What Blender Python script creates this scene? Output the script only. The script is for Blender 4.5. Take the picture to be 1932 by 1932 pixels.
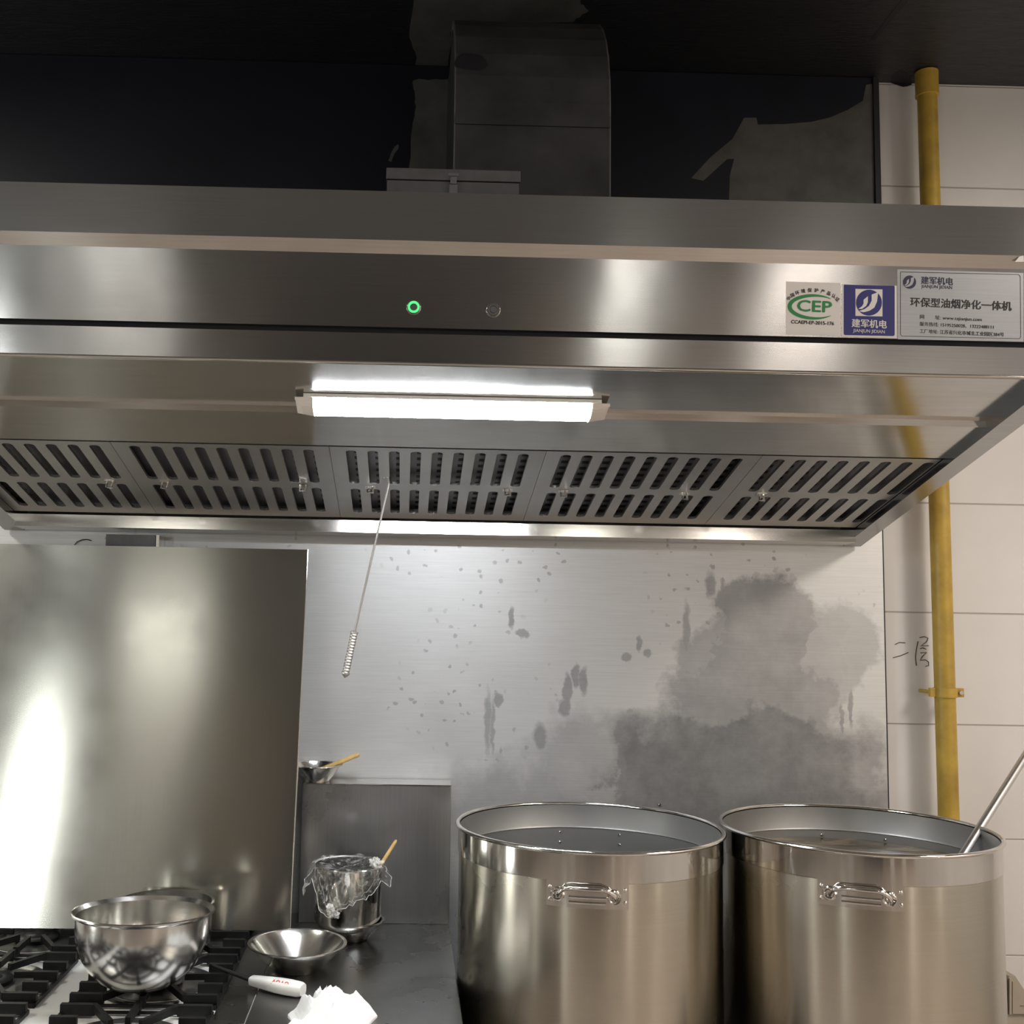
import bpy, bmesh, math, random
from mathutils import Vector, Matrix, noise

random.seed(7)
S = bpy.context.scene
COL = S.collection
for o in list(bpy.data.objects):
    bpy.data.objects.remove(o)
R = math.radians
PI = math.pi

# ------------------------------------------------------------------ camera
CAM = Vector((0, 0, 1.64))
FPX, PPX, PPY = 2050.0, 808.0, 966.0
ROT = Matrix.Rotation(R(-1.08), 3, 'Z') @ Matrix.Rotation(R(95.5), 3, 'X') @ Matrix.Rotation(R(1.04), 3, 'Z')
cam = bpy.data.cameras.new('camera')
cam.sensor_width = 36
cam.lens = FPX / 1932 * 36
cam.shift_x = (966 - PPX) / 1932
cam.clip_start = 0.05
co = bpy.data.objects.new('camera', cam)
COL.objects.link(co)
co.matrix_world = Matrix.Translation(CAM) @ ROT.to_4x4()
S.camera = co


def ray(px, py):
    return ROT @ Vector(((px - PPX) / FPX, -(py - PPY) / FPX, -1))


def at(px, py, Y):
    """survey helper: the point of the room at depth Y seen at a photo position"""
    d = ray(px, py)
    return CAM + d * (Y / d.y)


def atz(px, py, Z):
    d = ray(px, py)
    return CAM + d * ((Z - CAM.z) / d.z)


# ------------------------------------------------------------------ world, lights, exposure
w = bpy.data.worlds.new('world')
S.world = w
w.use_nodes = True
w.node_tree.nodes['Background'].inputs[0].default_value = (0.85, 0.9, 1, 1)
w.node_tree.nodes['Background'].inputs[1].default_value = 0.02
S.view_settings.view_transform = 'Standard'
S.view_settings.look = 'None'
S.view_settings.gamma = 1
S.view_settings.use_curve_mapping = False
S.view_settings.exposure = 0.0
LAMP_POWER = 115.0


def area(name, loc, aim, sx, sy, power, col):
    l = bpy.data.lights.new(name, 'AREA')
    l.shape = 'RECTANGLE'
    l.size, l.size_y, l.energy, l.color = sx, sy, power, col
    o = bpy.data.objects.new(name, l)
    COL.objects.link(o)
    o.location = loc
    o.rotation_euler = (Vector(aim) - Vector(loc)).to_track_quat('-Z', 'Y').to_euler()
    return o


WARM = (1.0, 0.90, 0.80)
NEUT = (1.0, 0.97, 0.88)
def tube_light(x, y, ln, power, col, wd=0.14):
    return area('ceiling_tube_light', (x, y, 3.15), (x, y, 0), wd, ln, power, col)


tube_light(2.6, 0.9, 1.2, 62, WARM, 0.5)
tube_light(-2.1, 1.2, 1.0, 34, NEUT, 0.3)
tube_light(-1.9, -2.95, 0.9, 11, NEUT, 0.6)
tube_light(1.4, -2.95, 0.9, 14, NEUT, 0.35)
tube_light(2.55, -2.95, 0.9, 18, WARM, 0.35)
area('added_pot_light', (3.34, -0.2, 1.7), (0, -0.2, 1.7), 0.1, 1.4, 7, WARM)  # unseen light, added for a thin bright line on the left pot
area('added_pot_light', (3.15, -3.6, 1.4), (3.15, 2, 1.4), 0.13, 1.4, 9, WARM)  # added out of view for a bright line on the right pot
area('added_streak_light', (-2.88, -3.6, 1.72), (-2.88, 2, 1.72), 0.14, 1.55, 17, (0.97, 1, 0.96))  # unseen panel light, added for the tall streak in the steel shield
area('added_streak_light', (-3.95, -0.8, 1.6), (2, -0.8, 1.6), 0.22, 1.6, 11, (0.98, 1, 0.95))  # added off to the left, puts a streak on the right pot
area('added_side_light', (-3.9, 1.45, 1.1), (2, 1.45, 1.1), 0.5, 1.8, 26, (0.98, 1, 0.95))  # added side light, gives the left pot its broad bright streak

# ------------------------------------------------------------------ materials
MATS = {}


class NT:
    def __init__(self, name):
        self.m = bpy.data.materials.new(name)
        self.m.use_nodes = True
        self.t = self.m.node_tree
        self.b = self.t.nodes['Principled BSDF']
        self.out = self.t.nodes['Material Output']

    def n(self, typ, **kw):
        x = self.t.nodes.new(typ)
        for k, v in kw.items():
            setattr(x, k, v)
        return x

    def l(self, a, b):
        self.t.links.new(a, b)

    def set(self, sock, v):
        if hasattr(v, 'is_linked'):
            self.l(v, sock)
        else:
            sock.default_value = v

    def math(self, op, a, b=0.0, c=0.0, clamp=False):
        x = self.n('ShaderNodeMath', operation=op, use_clamp=clamp)
        for i, v in enumerate((a, b, c)):
            self.set(x.inputs[i], v)
        return x.outputs[0]

    def coord(self, scale=(1, 1, 1), loc=(0, 0, 0), kind='Object'):
        tc = self.n('ShaderNodeTexCoord')
        mp = self.n('ShaderNodeMapping')
        mp.inputs['Scale'].default_value = scale
        mp.inputs['Location'].default_value = loc
        self.l(tc.outputs[kind], mp.inputs[0])
        return mp.outputs[0]

    def noise(self, scale=5.0, detail=3.0, rough=0.5, vec=None, stretch=(1, 1, 1), dist=0.0):
        x = self.n('ShaderNodeTexNoise')
        x.inputs['Scale'].default_value = scale
        x.inputs['Detail'].default_value = detail
        x.inputs['Roughness'].default_value = rough
        x.inputs['Distortion'].default_value = dist
        self.l(vec if vec is not None else self.coord(stretch), x.inputs['Vector'])
        return x.outputs['Fac']

    def ramp(self, fac, lo, hi, a=0.0, b=1.0):
        x = self.n('ShaderNodeMapRange', clamp=True)
        self.l(fac, x.inputs[0])
        for i, v in zip((1, 2, 3, 4), (lo, hi, a, b)):
            x.inputs[i].default_value = v
        return x.outputs[0]

    def mix(self, fac, a, b):
        x = self.n('ShaderNodeMix', data_type='RGBA')
        self.set(x.inputs[0], fac)
        for s, v in ((x.inputs[6], a), (x.inputs[7], b)):
            if hasattr(v, 'is_linked'):
                self.l(v, s)
            else:
                s.default_value = (*v, 1) if len(v) == 3 else v
        return x.outputs[2]

    def bump(self, h, strength=0.2, dist=0.01):
        x = self.n('ShaderNodeBump')
        x.inputs['Strength'].default_value = strength
        x.inputs['Distance'].default_value = dist
        self.l(h, x.inputs['Height'])
        self.l(x.outputs[0], self.b.inputs['Normal'])
        return x


def plain(name, col, rough=0.5, metal=0.0, spec=0.5, var=0.0, vscale=8.0, coat=0.0):
    if name in MATS:
        return MATS[name]
    g = NT(name)
    g.b.inputs['Roughness'].default_value = rough
    g.b.inputs['Metallic'].default_value = metal
    g.b.inputs['Specular IOR Level'].default_value = spec
    g.b.inputs['Coat Weight'].default_value = coat
    f = g.noise(vscale, 4, 0.6)
    d = [max(0, c * (1 - var)) for c in col]
    u = [min(1, c * (1 + var)) for c in col]
    g.l(g.mix(g.ramp(f, 0.3, 0.7), d, u), g.b.inputs['Base Color'])
    MATS[name] = g.m
    return g.m


def steel(name, col=(0.62, 0.61, 0.58), rough=0.3, aniso=0.0, tan=(0, 0.15, 1), streak=0.05, sscale=(1, 1, 60), wave=0.0, wscale=2.0, smudge=0.06):
    """brushed or polished stainless steel; tan is the direction the reflections smear along"""
    if name in MATS:
        return MATS[name]
    g = NT(name)
    g.b.inputs['Metallic'].default_value = 1.0
    fine = g.noise(6, 3, 0.6, stretch=sscale)
    blot = g.noise(3.5, 5, 0.6)
    lo = [c * (1 - streak * 2) for c in col]
    c1 = g.mix(g.ramp(fine, 0.3, 0.7), lo, col)
    c2 = g.mix(g.ramp(blot, 0.45, 0.75, 0, 0.5), c1, [c * 0.8 for c in col])
    g.l(c2, g.b.inputs['Base Color'])
    r = g.math('ADD', g.ramp(blot, 0.3, 0.7, -smudge, smudge), rough)
    g.l(r, g.b.inputs['Roughness'])
    if aniso:
        g.b.inputs['Anisotropic'].default_value = aniso
        v = g.n('ShaderNodeCombineXYZ')
        for i in range(3):
            v.inputs[i].default_value = tan[i]
        g.l(v.outputs[0], g.b.inputs['Tangent'])
    if wave:
        h = g.noise(wscale, 1.5, 0.4, stretch=(1, 1, 0.6))
        g.bump(h, 1.0, wave)
    MATS[name] = g.m
    return g.m


M_hood = steel('brushed hood steel', (0.45, 0.45, 0.45), 0.17, 0.8, (0, 0.1, 1), wave=0.003, wscale=3.2, smudge=0.03)
M_soffit = steel('brushed soffit steel', (0.56, 0.555, 0.53), 0.14, 0.0, (0, 1, 0.0), wave=0.0006, wscale=3, smudge=0.03)
M_trim = steel('bright folded steel edge', (0.72, 0.70, 0.66), 0.12, 0.0, smudge=0.03)
M_filter = steel('grease filter steel', (0.50, 0.50, 0.49), 0.36, 0.3, (0, 1, 0))
M_shield = steel('shield steel', (0.52, 0.52, 0.48), 0.17, 0.8, (0, 0.1, 1), wave=0.0015, wscale=1.6, streak=0.03, sscale=(60, 1, 1), smudge=0.03)
M_pot = steel('brushed pot steel', (0.57, 0.535, 0.455), 0.24, 0.85, (0, 0, 1), sscale=(1, 1, 90), streak=0.03)
M_potin = plain('dull pot inside steel', (0.36, 0.36, 0.35), 0.42, 0.8, 0.5, 0.05, 6)
M_mirror = steel('polished steel', (0.74, 0.72, 0.68), 0.09, smudge=0.03, streak=0.01)
M_bowl = steel('bowl steel', (0.68, 0.67, 0.64), 0.19, smudge=0.05, streak=0.02)
M_counter = steel('worn counter steel', (0.27, 0.27, 0.26), 0.30, 0.0, smudge=0.10, streak=0.08, sscale=(2, 2, 2))
M_stove = plain('stove top steel', (0.90, 0.90, 0.88), 0.24, 0.12, 0.5, 0.05, 9)
M_back = steel('upstand steel', (0.46, 0.46, 0.45), 0.30, 0.6, (0, 0, 1), streak=0.06, sscale=(40, 1, 1))
M_rod = steel('satin rod steel', (0.78, 0.77, 0.75), 0.35)
M_dark = plain('dark cavity', (0.02, 0.02, 0.025), 0.7)
M_gap = plain('black gap shade', (0.012, 0.012, 0.016), 0.6)  # flat black that paints in the shade of gaps, grooves and holes
M_iron = plain('cast iron', (0.006, 0.006, 0.006), 0.5, 0.0, 0.3, 0.4, 60)
M_black = plain('black paint', (0.0055, 0.0065, 0.013), 0.42, 0, 0.4, 0.3, 3)
M_bare = plain('unpainted grey sheet', (0.085, 0.084, 0.078), 0.5, 0.0, 0.4, 0.25, 12)
M_duct = plain('greasy dark duct', (0.040, 0.040, 0.042), 0.5, 0.0, 0.25, 0.35, 7)
M_gbox = plain('grey zinc box', (0.13, 0.13, 0.133), 0.5, 0.4, 0.4, 0.15, 20)
M_yellow = plain('yellow gas paint', (0.46, 0.30, 0.045), 0.4, 0, 0.5, 0.22, 14)
M_white = plain('white plastic', (0.82, 0.81, 0.76), 0.35)
M_cap = plain('lamp cap plastic', (0.80, 0.74, 0.68), 0.4)
M_beige = plain('beige plastic', (0.42, 0.37, 0.30), 0.4, 0, 0.5, 0.05)
M_tissue = plain('white tissue', (0.9, 0.9, 0.89), 0.9, 0, 0.1)
M_wood = plain('pale wood', (0.60, 0.40, 0.16), 0.5, 0, 0.3, 0.2, 30)
M_ink = plain('black ink', (0.012, 0.012, 0.012), 0.6)
M_grout = plain('grey grout', (0.20, 0.19, 0.17), 0.8)
M_red = plain('red print', (0.65, 0.10, 0.08), 0.5)
M_plate = steel('brushed label plate', (0.36, 0.37, 0.39), 0.38)
M_stwhite = plain('white sticker', (0.72, 0.69, 0.66), 0.4)
M_stblue = plain('blue sticker', (0.018, 0.020, 0.16), 0.35)
M_green = plain('green print', (0.02, 0.22, 0.06), 0.45)
M_grey = plain('dull grey plate', (0.10, 0.10, 0.105), 0.5)
M_blackplastic = plain('black plastic', (0.012, 0.012, 0.012), 0.4)


def emit(name, col, k):
    g = NT(name)
    g.b.inputs['Base Color'].default_value = (*col, 1)
    g.b.inputs['Emission Color'].default_value = (*col, 1)
    g.b.inputs['Emission Strength'].default_value = k
    MATS[name] = g.m
    return g.m


M_lamp = emit('lit diffuser', (0.90, 0.94, 1.0), LAMP_POWER)
M_led = emit('green ring light', (0.08, 0.85, 0.22), 1.1)


def tile_material():
    g = NT('white wall tiles')
    pos = g.n('ShaderNodeNewGeometry').outputs['Position']
    sp = g.n('ShaderNodeSeparateXYZ')
    g.l(pos, sp.inputs[0])
    z = g.math('FRACT', g.math('DIVIDE', g.math('SUBTRACT', sp.outputs[2], 1.676 - 0.306 * 5), 0.306))
    dz = g.math('MINIMUM', z, g.math('SUBTRACT', 1.0, z))
    j = g.ramp(dz, 0.003, 0.009, 1, 0)
    blot = g.noise(2.2, 4, 0.55, vec=pos)
    c = g.mix(g.ramp(blot, 0.35, 0.7), (0.68, 0.66, 0.64), (0.74, 0.72, 0.70))
    g.l(g.mix(j, c, (0.42, 0.39, 0.35)), g.b.inputs['Base Color'])
    g.b.inputs['Roughness'].default_value = 0.28
    g.bump(g.math('SUBTRACT', 1.0, j), 0.5, 0.004)
    return g.m


def floor_material():
    g = NT('red brown floor tiles')
    br = g.n('ShaderNodeTexBrick')
    br.offset = 0
    g.l(g.coord((1, 1, 1)), br.inputs['Vector'])
    br.inputs['Scale'].default_value = 1
    br.inputs['Brick Width'].default_value = 0.3
    br.inputs['Row Height'].default_value = 0.3
    br.inputs['Mortar Size'].default_value = 0.006
    br.inputs['Color1'].default_value = (0.46, 0.39, 0.35, 1)
    br.inputs['Color2'].default_value = (0.51, 0.44, 0.39, 1)
    br.inputs['Mortar'].default_value = (0.2, 0.17, 0.15, 1)
    g.l(br.outputs[0], g.b.inputs['Base Color'])
    g.b.inputs['Roughness'].default_value = 0.3
    return g.m


def ceiling_material():
    g = NT('black painted ceiling with brush marks')
    f = g.noise(30, 5, 0.7, stretch=(0.35, 3, 1), dist=1.5)
    g.b.inputs['Base Color'].default_value = (0.013, 0.013, 0.016, 1)
    g.l(g.ramp(f, 0.3, 0.75, 0.28, 0.6), g.b.inputs['Roughness'])
    g.bump(f, 0.6, 0.004)
    return g.m


def stained_material():
    """steel wall sheet with dried grease: blots, runs and splashes that stay put on the sheet"""
    g = NT('grease stained steel sheet')
    tc = g.n('ShaderNodeNewGeometry').outputs['Position']
    def warp(scale, amt, detail):
        dn = g.n('ShaderNodeTexNoise')
        dn.inputs['Scale'].default_value = scale
        dn.inputs['Detail'].default_value = detail
        dn.inputs['Roughness'].default_value = 0.62
        g.l(tc, dn.inputs['Vector'])
        sub = g.n('ShaderNodeVectorMath', operation='SUBTRACT')
        g.l(dn.outputs['Color'], sub.inputs[0])
        sub.inputs[1].default_value = (0.5, 0.5, 0.5)
        sc = g.n('ShaderNodeVectorMath', operation='SCALE')
        g.l(sub.outputs[0], sc.inputs[0])
        sc.inputs['Scale'].default_value = amt
        ad = g.n('ShaderNodeVectorMath', operation='ADD')
        g.l(tc, ad.inputs[0])
        g.l(sc.outputs[0], ad.inputs[1])
        return ad.outputs[0]

    p_big, p_small = warp(7, 0.30, 8), warp(28, 0.030, 4)
    p = p_small

    def blob(px, py, rx, ry, soft=0.25, amt=1.0):
        c = at(px, py, 2.97)
        a, b = rx / FPX * 2.97, ry / FPX * 2.97
        v = g.n('ShaderNodeVectorMath', operation='SUBTRACT')
        g.l(p_big if rx > 50 else p_small, v.inputs[0])
        v.inputs[1].default_value = c
        m = g.n('ShaderNodeVectorMath', operation='MULTIPLY')
        g.l(v.outputs[0], m.inputs[0])
        m.inputs[1].default_value = (1 / a, 0, 1 / b)
        ln = g.n('ShaderNodeVectorMath', operation='LENGTH')
        g.l(m.outputs[0], ln.inputs[0])
        return g.ramp(ln.outputs['Value'], 1 - soft, 1 + soft, amt, 0)

    blobs = [(1440, 1195, 95, 125, 0.08, 0.55), (1400, 1290, 110, 150, 0.10, 0.45), (1500, 1260, 110, 130, 0.12, 0.38), (1580, 1240, 70, 100, 0.12, 0.34), (1440, 1340, 160, 130, 0.10, 0.55),
             (1400, 1450, 260, 120, 0.2, 0.8), (1240, 1460, 90, 85, 0.15, 0.75), (1110, 1430, 110, 80, 0.3, 0.4), (1290, 1400, 55, 55, 0.15, 0.6),
             (1430, 1530, 300, 110, 0.3, 0.8), (1620, 1470, 70, 90, 0.3, 0.5), (1000, 1520, 160, 70, 0.4, 0.45),
             (1070, 1300, 8, 30, 0.2, 0.6), (1086, 1275, 8, 22, 0.2, 0.6), (1100, 1285, 8, 26, 0.2, 0.6), (1065, 1335, 10, 18, 0.2, 0.6),
             (965, 1165, 6, 22, 0.2, 0.6), (985, 1195, 14, 7, 0.2, 0.5), (1295, 1190, 7, 50, 0.3, 0.5), (1205, 1215, 6, 16, 0.2, 0.5),
             (1340, 1105, 9, 24, 0.3, 0.5), (1365, 1120, 6, 26, 0.3, 0.5), (940, 1320, 8, 14, 0.2, 0.6), (921, 1360, 6, 55, 0.3, 0.5),
             (930, 1370, 4, 50, 0.3, 0.5), (1605, 1335, 4, 40, 0.3, 0.6), (1588, 1360, 4, 36, 0.3, 0.6), (1020, 1390, 14, 24, 0.3, 0.6),
             (1190, 1350, 8, 12, 0.2, 0.5), (1223, 1232, 8, 8, 0.2, 0.5), (1182, 1240, 8, 8, 0.2, 0.5)]
    acc = None
    for b in blobs:
        o = blob(*b)
        acc = o if acc is None else g.math('MAXIMUM', acc, o)
    vor = g.n('ShaderNodeTexVoronoi')
    vor.inputs['Scale'].default_value = 30
    g.l(p, vor.inputs['Vector'])
    big = g.noise(3.0, 2, 0.5, vec=tc)
    spots = g.math('MULTIPLY', g.ramp(vor.outputs['Distance'], 0.14, 0.20, 1, 0), g.ramp(big, 0.50, 0.58))
    acc = g.math('MAXIMUM', acc, g.math('MULTIPLY', spots, 0.45))
    mott = g.noise(9, 6, 0.65, vec=tc)
    acc2 = g.math('MULTIPLY', acc, g.ramp(mott, 0.25, 0.65, 0.7, 1.0))
    fine = g.noise(8, 3, 0.6, stretch=(1, 1, 50))
    base = g.mix(g.ramp(fine, 0.3, 0.7), (0.57, 0.57, 0.56), (0.63, 0.63, 0.62))
    g.l(g.mix(acc2, base, (0.10, 0.10, 0.105)), g.b.inputs['Base Color'])
    g.l(g.math('ADD', g.ramp(mott, 0.3, 0.7, 0.40, 0.48), g.math('MULTIPLY', acc2, 0.12)), g.b.inputs['Roughness'])
    g.b.inputs['Metallic'].default_value = 0.6
    g.b.inputs['Anisotropic'].default_value = 0.4
    v = g.n('ShaderNodeCombineXYZ')
    v.inputs[2].default_value = 1
    g.l(v.outputs[0], g.b.inputs['Tangent'])
    return g.m


def baffle_material():
    """inner baffle plate of a filter: rows of small square holes"""
    g = NT('punched baffle plate')
    sp = g.n('ShaderNodeSeparateXYZ')
    g.l(g.n('ShaderNodeTexCoord').outputs['Object'], sp.inputs[0])

    def cell(s, pitch, half, off=0.0):
        f = g.math('FRACT', g.math('DIVIDE', g.math('ADD', s, 10 + off), pitch))
        return g.math('LESS_THAN', g.math('ABSOLUTE', g.math('SUBTRACT', f, 0.5)), half)

    hole = g.math('MULTIPLY', cell(sp.outputs[0], 0.0486, 0.17, 0.0), cell(sp.outputs[1], 0.038, 0.23))
    g.l(g.mix(hole, (0.20, 0.20, 0.215), (0.008, 0.008, 0.012)), g.b.inputs['Base Color'])
    g.b.inputs['Metallic'].default_value = 0.6
    g.b.inputs['Roughness'].default_value = 0.45
    return g.m


def film_material(name='cling film', lo=0.50, hi=0.72, mn=0.05, mx_=0.60):
    g = NT(name)
    tr = g.n('ShaderNodeBsdfTransparent')
    gl = g.n('ShaderNodeBsdfPrincipled')
    gl.inputs['Base Color'].default_value = (0.85, 0.85, 0.80, 1)
    gl.inputs['Roughness'].default_value = 0.12
    f = g.noise(26, 6, 0.7, dist=2.5)
    gl.inputs['Specular IOR Level'].default_value = 0.8
    mx = g.n('ShaderNodeMixShader')
    g.l(g.ramp(f, lo, hi, mn, mx_), mx.inputs[0])
    g.l(tr.outputs[0], mx.inputs[1])
    g.l(gl.outputs[0], mx.inputs[2])
    g.l(mx.outputs[0], g.out.inputs[0])
    bp = g.n('ShaderNodeBump')
    bp.inputs['Strength'].default_value = 0.8
    bp.inputs['Distance'].default_value = 0.004
    g.l(f, bp.inputs['Height'])
    g.l(bp.outputs[0], gl.inputs['Normal'])
    return g.m


def broth_material():
    g = NT('oily brown broth')
    f = g.noise(7, 5, 0.6, stretch=(1, 3, 1), dist=1.0)
    g.l(g.mix(g.ramp(f, 0.45, 0.65), (0.050, 0.034, 0.018), (0.24, 0.18, 0.10)), g.b.inputs['Base Color'])
    g.b.inputs['Roughness'].default_value = 0.12
    g.bump(f, 0.15, 0.004)
    return g.m


M_tile = tile_material()
M_floor = floor_material()
M_front = plain('grey brown wall paint', (0.25, 0.22, 0.19), 0.6, 0, 0.3, 0.1, 2)
M_ceil = ceiling_material()
M_stain = stained_material()
M_baffle = baffle_material()
M_film = film_material()
M_knot = film_material('bunched film', 0.35, 0.62, 0.25, 0.85)
M_broth = broth_material()


# ------------------------------------------------------------------ mesh helpers
class MB:
    def __init__(self):
        self.bm = bmesh.new()

    def quad(self, *pts):
        return self.bm.faces.new([self.bm.verts.new(p) for p in pts])

    def box(self, x0, x1, y0, y1, z0, z1, bev=0.0):
        v = [self.bm.verts.new((x, y, z)) for x in (x0, x1) for y in (y0, y1) for z in (z0, z1)]
        fs = [(0, 1, 3, 2), (4, 6, 7, 5), (0, 4, 5, 1), (2, 3, 7, 6), (0, 2, 6, 4), (1, 5, 7, 3)]
        F = [self.bm.faces.new([v[i] for i in f]) for f in fs]
        if bev:
            es = list({e for f in F for e in f.edges})
            bmesh.ops.bevel(self.bm, geom=es, offset=bev, segments=2, affect='EDGES', profile=0.7)
        return self

    def bar(self, a, b, wd, h, bev=0.0):
        """a straight bar with its length from a to b, wd wide and h tall (top at the height of a and b)"""
        a, b = Vector(a), Vector(b)
        d = (b - a).normalized()
        s = d.cross(Vector((0, 0, 1)))
        if s.length < 1e-4:
            s = Vector((1, 0, 0))
        s.normalize()
        u = s.cross(d)
        v = []
        for p in (a, b):
            for i, k in ((-1, 0), (1, 0), (1, -1), (-1, -1)):
                v.append(self.bm.verts.new(p + s * i * wd / 2 + u * k * h))
        for f in ((0, 1, 2, 3), (7, 6, 5, 4), (0, 4, 5, 1), (1, 5, 6, 2), (2, 6, 7, 3), (3, 7, 4, 0)):
            self.bm.faces.new([v[i] for i in f])
        return self

    def prism(self, pts, d):
        """closed outline pts pushed along vector d"""
        d = Vector(d)
        a = [self.bm.verts.new(p) for p in pts]
        b = [self.bm.verts.new(Vector(p) + d) for p in pts]
        n = len(pts)
        self.bm.faces.new(a)
        self.bm.faces.new(b[::-1])
        for i in range(n):
            self.bm.faces.new((a[i], b[i], b[(i + 1) % n], a[(i + 1) % n]))
        return self

    def lathe(self, prof, n=48, c=(0, 0, 0), wob=None):
        c = Vector(c)
        rings = []
        for r, z in prof:
            if r < 1e-6:
                rings.append([self.bm.verts.new(c + Vector((0, 0, z)))])
            else:
                rings.append([self.bm.verts.new(c + Vector((r * math.cos(2 * PI * i / n), r * math.sin(2 * PI * i / n), z))) for i in range(n)])
        for a, b in zip(rings, rings[1:]):
            for i in range(n):
                j = (i + 1) % n
                if len(a) == 1 and len(b) == 1:
                    continue
                if len(a) == 1:
                    self.bm.faces.new((a[0], b[j], b[i]))
                elif len(b) == 1:
                    self.bm.faces.new((a[i], a[j], b[0]))
                else:
                    self.bm.faces.new((a[i], a[j], b[j], b[i]))
        return self

    def tube(self, pts, r, n=10, cap=True):
        pts = [Vector(p) for p in pts]
        rr = r if isinstance(r, (list, tuple)) else [r] * len(pts)
        rings = []
        prev = None
        for i, p in enumerate(pts):
            t = (pts[min(i + 1, len(pts) - 1)] - pts[max(i - 1, 0)]).normalized()
            if prev is None:
                u = t.orthogonal().normalized()
            else:
                u = (prev - t * prev.dot(t)).normalized()
            prev = u
            v = t.cross(u)
            rings.append([self.bm.verts.new(p + (u * math.cos(2 * PI * k / n) + v * math.sin(2 * PI * k / n)) * rr[i]) for k in range(n)])
        for a, b in zip(rings, rings[1:]):
            for k in range(n):
                self.bm.faces.new((a[k], a[(k + 1) % n], b[(k + 1) % n], b[k]))
        if cap:
            self.bm.faces.new(rings[0][::-1])
            self.bm.faces.new(rings[-1])
        return self

    def dome(self, c, nrm, r, h=0.5):
        """a rivet or screw head: low dome on a surface"""
        nrm = Vector(nrm).normalized()
        q = Vector((0, 0, 1)).rotation_difference(nrm).to_matrix()
        n = 12
        rings = [[self.bm.verts.new(Vector(c) + q @ Vector((r * math.cos(t) * math.cos(2 * PI * k / n), r * math.cos(t) * math.sin(2 * PI * k / n), r * h * math.sin(t)))) for k in range(n)] for t in (0, 0.5, 1.0)]
        for a, b in zip(rings, rings[1:]):
            for k in range(n):
                self.bm.faces.new((a[k], a[(k + 1) % n], b[(k + 1) % n], b[k]))
        self.bm.faces.new(rings[-1])
        return self

    def build(self, name, mat, parent=None, smooth=False, origin=None, recalc=True):
        if recalc:
            bmesh.ops.recalc_face_normals(self.bm, faces=self.bm.faces)
        me = bpy.data.meshes.new(name)
        if origin is not None:
            bmesh.ops.translate(self.bm, verts=self.bm.verts, vec=-Vector(origin))
        self.bm.to_mesh(me)
        self.bm.free()
        me.materials.append(mat)
        o = bpy.data.objects.new(name, me)
        COL.objects.link(o)
        if origin is not None:
            o.location = origin
        if parent is not None:
            o.parent = parent
        if smooth:
            for p in me.polygons:
                p.use_smooth = True
            try:
                me.set_sharp_from_angle(angle=R(35))
            except Exception:
                pass
        return o


def empty(name, loc=(0, 0, 0), rz=0.0):
    o = bpy.data.objects.new(name, None)
    COL.objects.link(o)
    o.location = loc
    o.rotation_euler = (0, 0, rz)
    o.empty_display_size = 0.05
    return o


def tag(o, label, cat, group=None, kind=None):
    o['label'] = label
    o['category'] = cat
    if group:
        o['group'] = group
    if kind:
        o['kind'] = kind
    return o


def struct(o):
    o['kind'] = 'structure'
    return o


def copy_tree(o, parent=None):
    c = o.copy()
    COL.objects.link(c)
    if parent is not None:
        c.parent = parent
    for ch in list(o.children):
        copy_tree(ch, c)
    return c


def text(body, name, mat, size, loc, parent, align='CENTER', fat=0.0, sx=1.0, rot=0.0, depth=0.0002, lean=0.0):
    """flat lettering standing upright and facing the room (-Y)"""
    cu = bpy.data.curves.new(name, 'FONT')
    cu.body = body
    cu.size = size
    cu.align_x = align
    cu.align_y = 'CENTER'
    cu.extrude = depth
    cu.resolution_u = 3
    t = bpy.data.objects.new(name, cu)
    COL.objects.link(t)
    bpy.context.view_layer.update()
    dg = bpy.context.evaluated_depsgraph_get()
    me = bpy.data.meshes.new_from_object(t.evaluated_get(dg))
    bpy.data.objects.remove(t)
    if fat:
        bm = bmesh.new()
        for kk, (ox, oy) in enumerate(((-fat, 0), (fat, 0), (0, fat * 0.6), (0, -fat * 0.6))):
            k0 = len(bm.verts)
            bm.from_mesh(me)
            bm.verts.ensure_lookup_table()
            for v in bm.verts[k0:]:
                v.co.x += ox / sx
                v.co.y += oy
                v.co.z += kk * 0.00004
        bm.to_mesh(me)
        bm.free()
    M = Matrix.Translation(loc) @ Matrix.Rotation(rot, 4, 'Y') @ Matrix.Rotation(PI / 2 + lean, 4, 'X') @ Matrix.Diagonal((sx, 1, 1, 1))
    me.transform(M)
    me.materials.clear()
    me.materials.append(mat)
    o = bpy.data.objects.new(name, me)
    COL.objects.link(o)
    if parent is not None:
        o.parent = parent
    return o


def join_into(objs, name):
    """merge several lettering meshes into the first"""
    bm = bmesh.new()
    for o in objs:
        bm.from_mesh(o.data)
    me = objs[0].data
    bm.to_mesh(me)
    bm.free()
    for o in objs[1:]:
        bpy.data.objects.remove(o)
    objs[0].name = name
    return objs[0]


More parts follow.
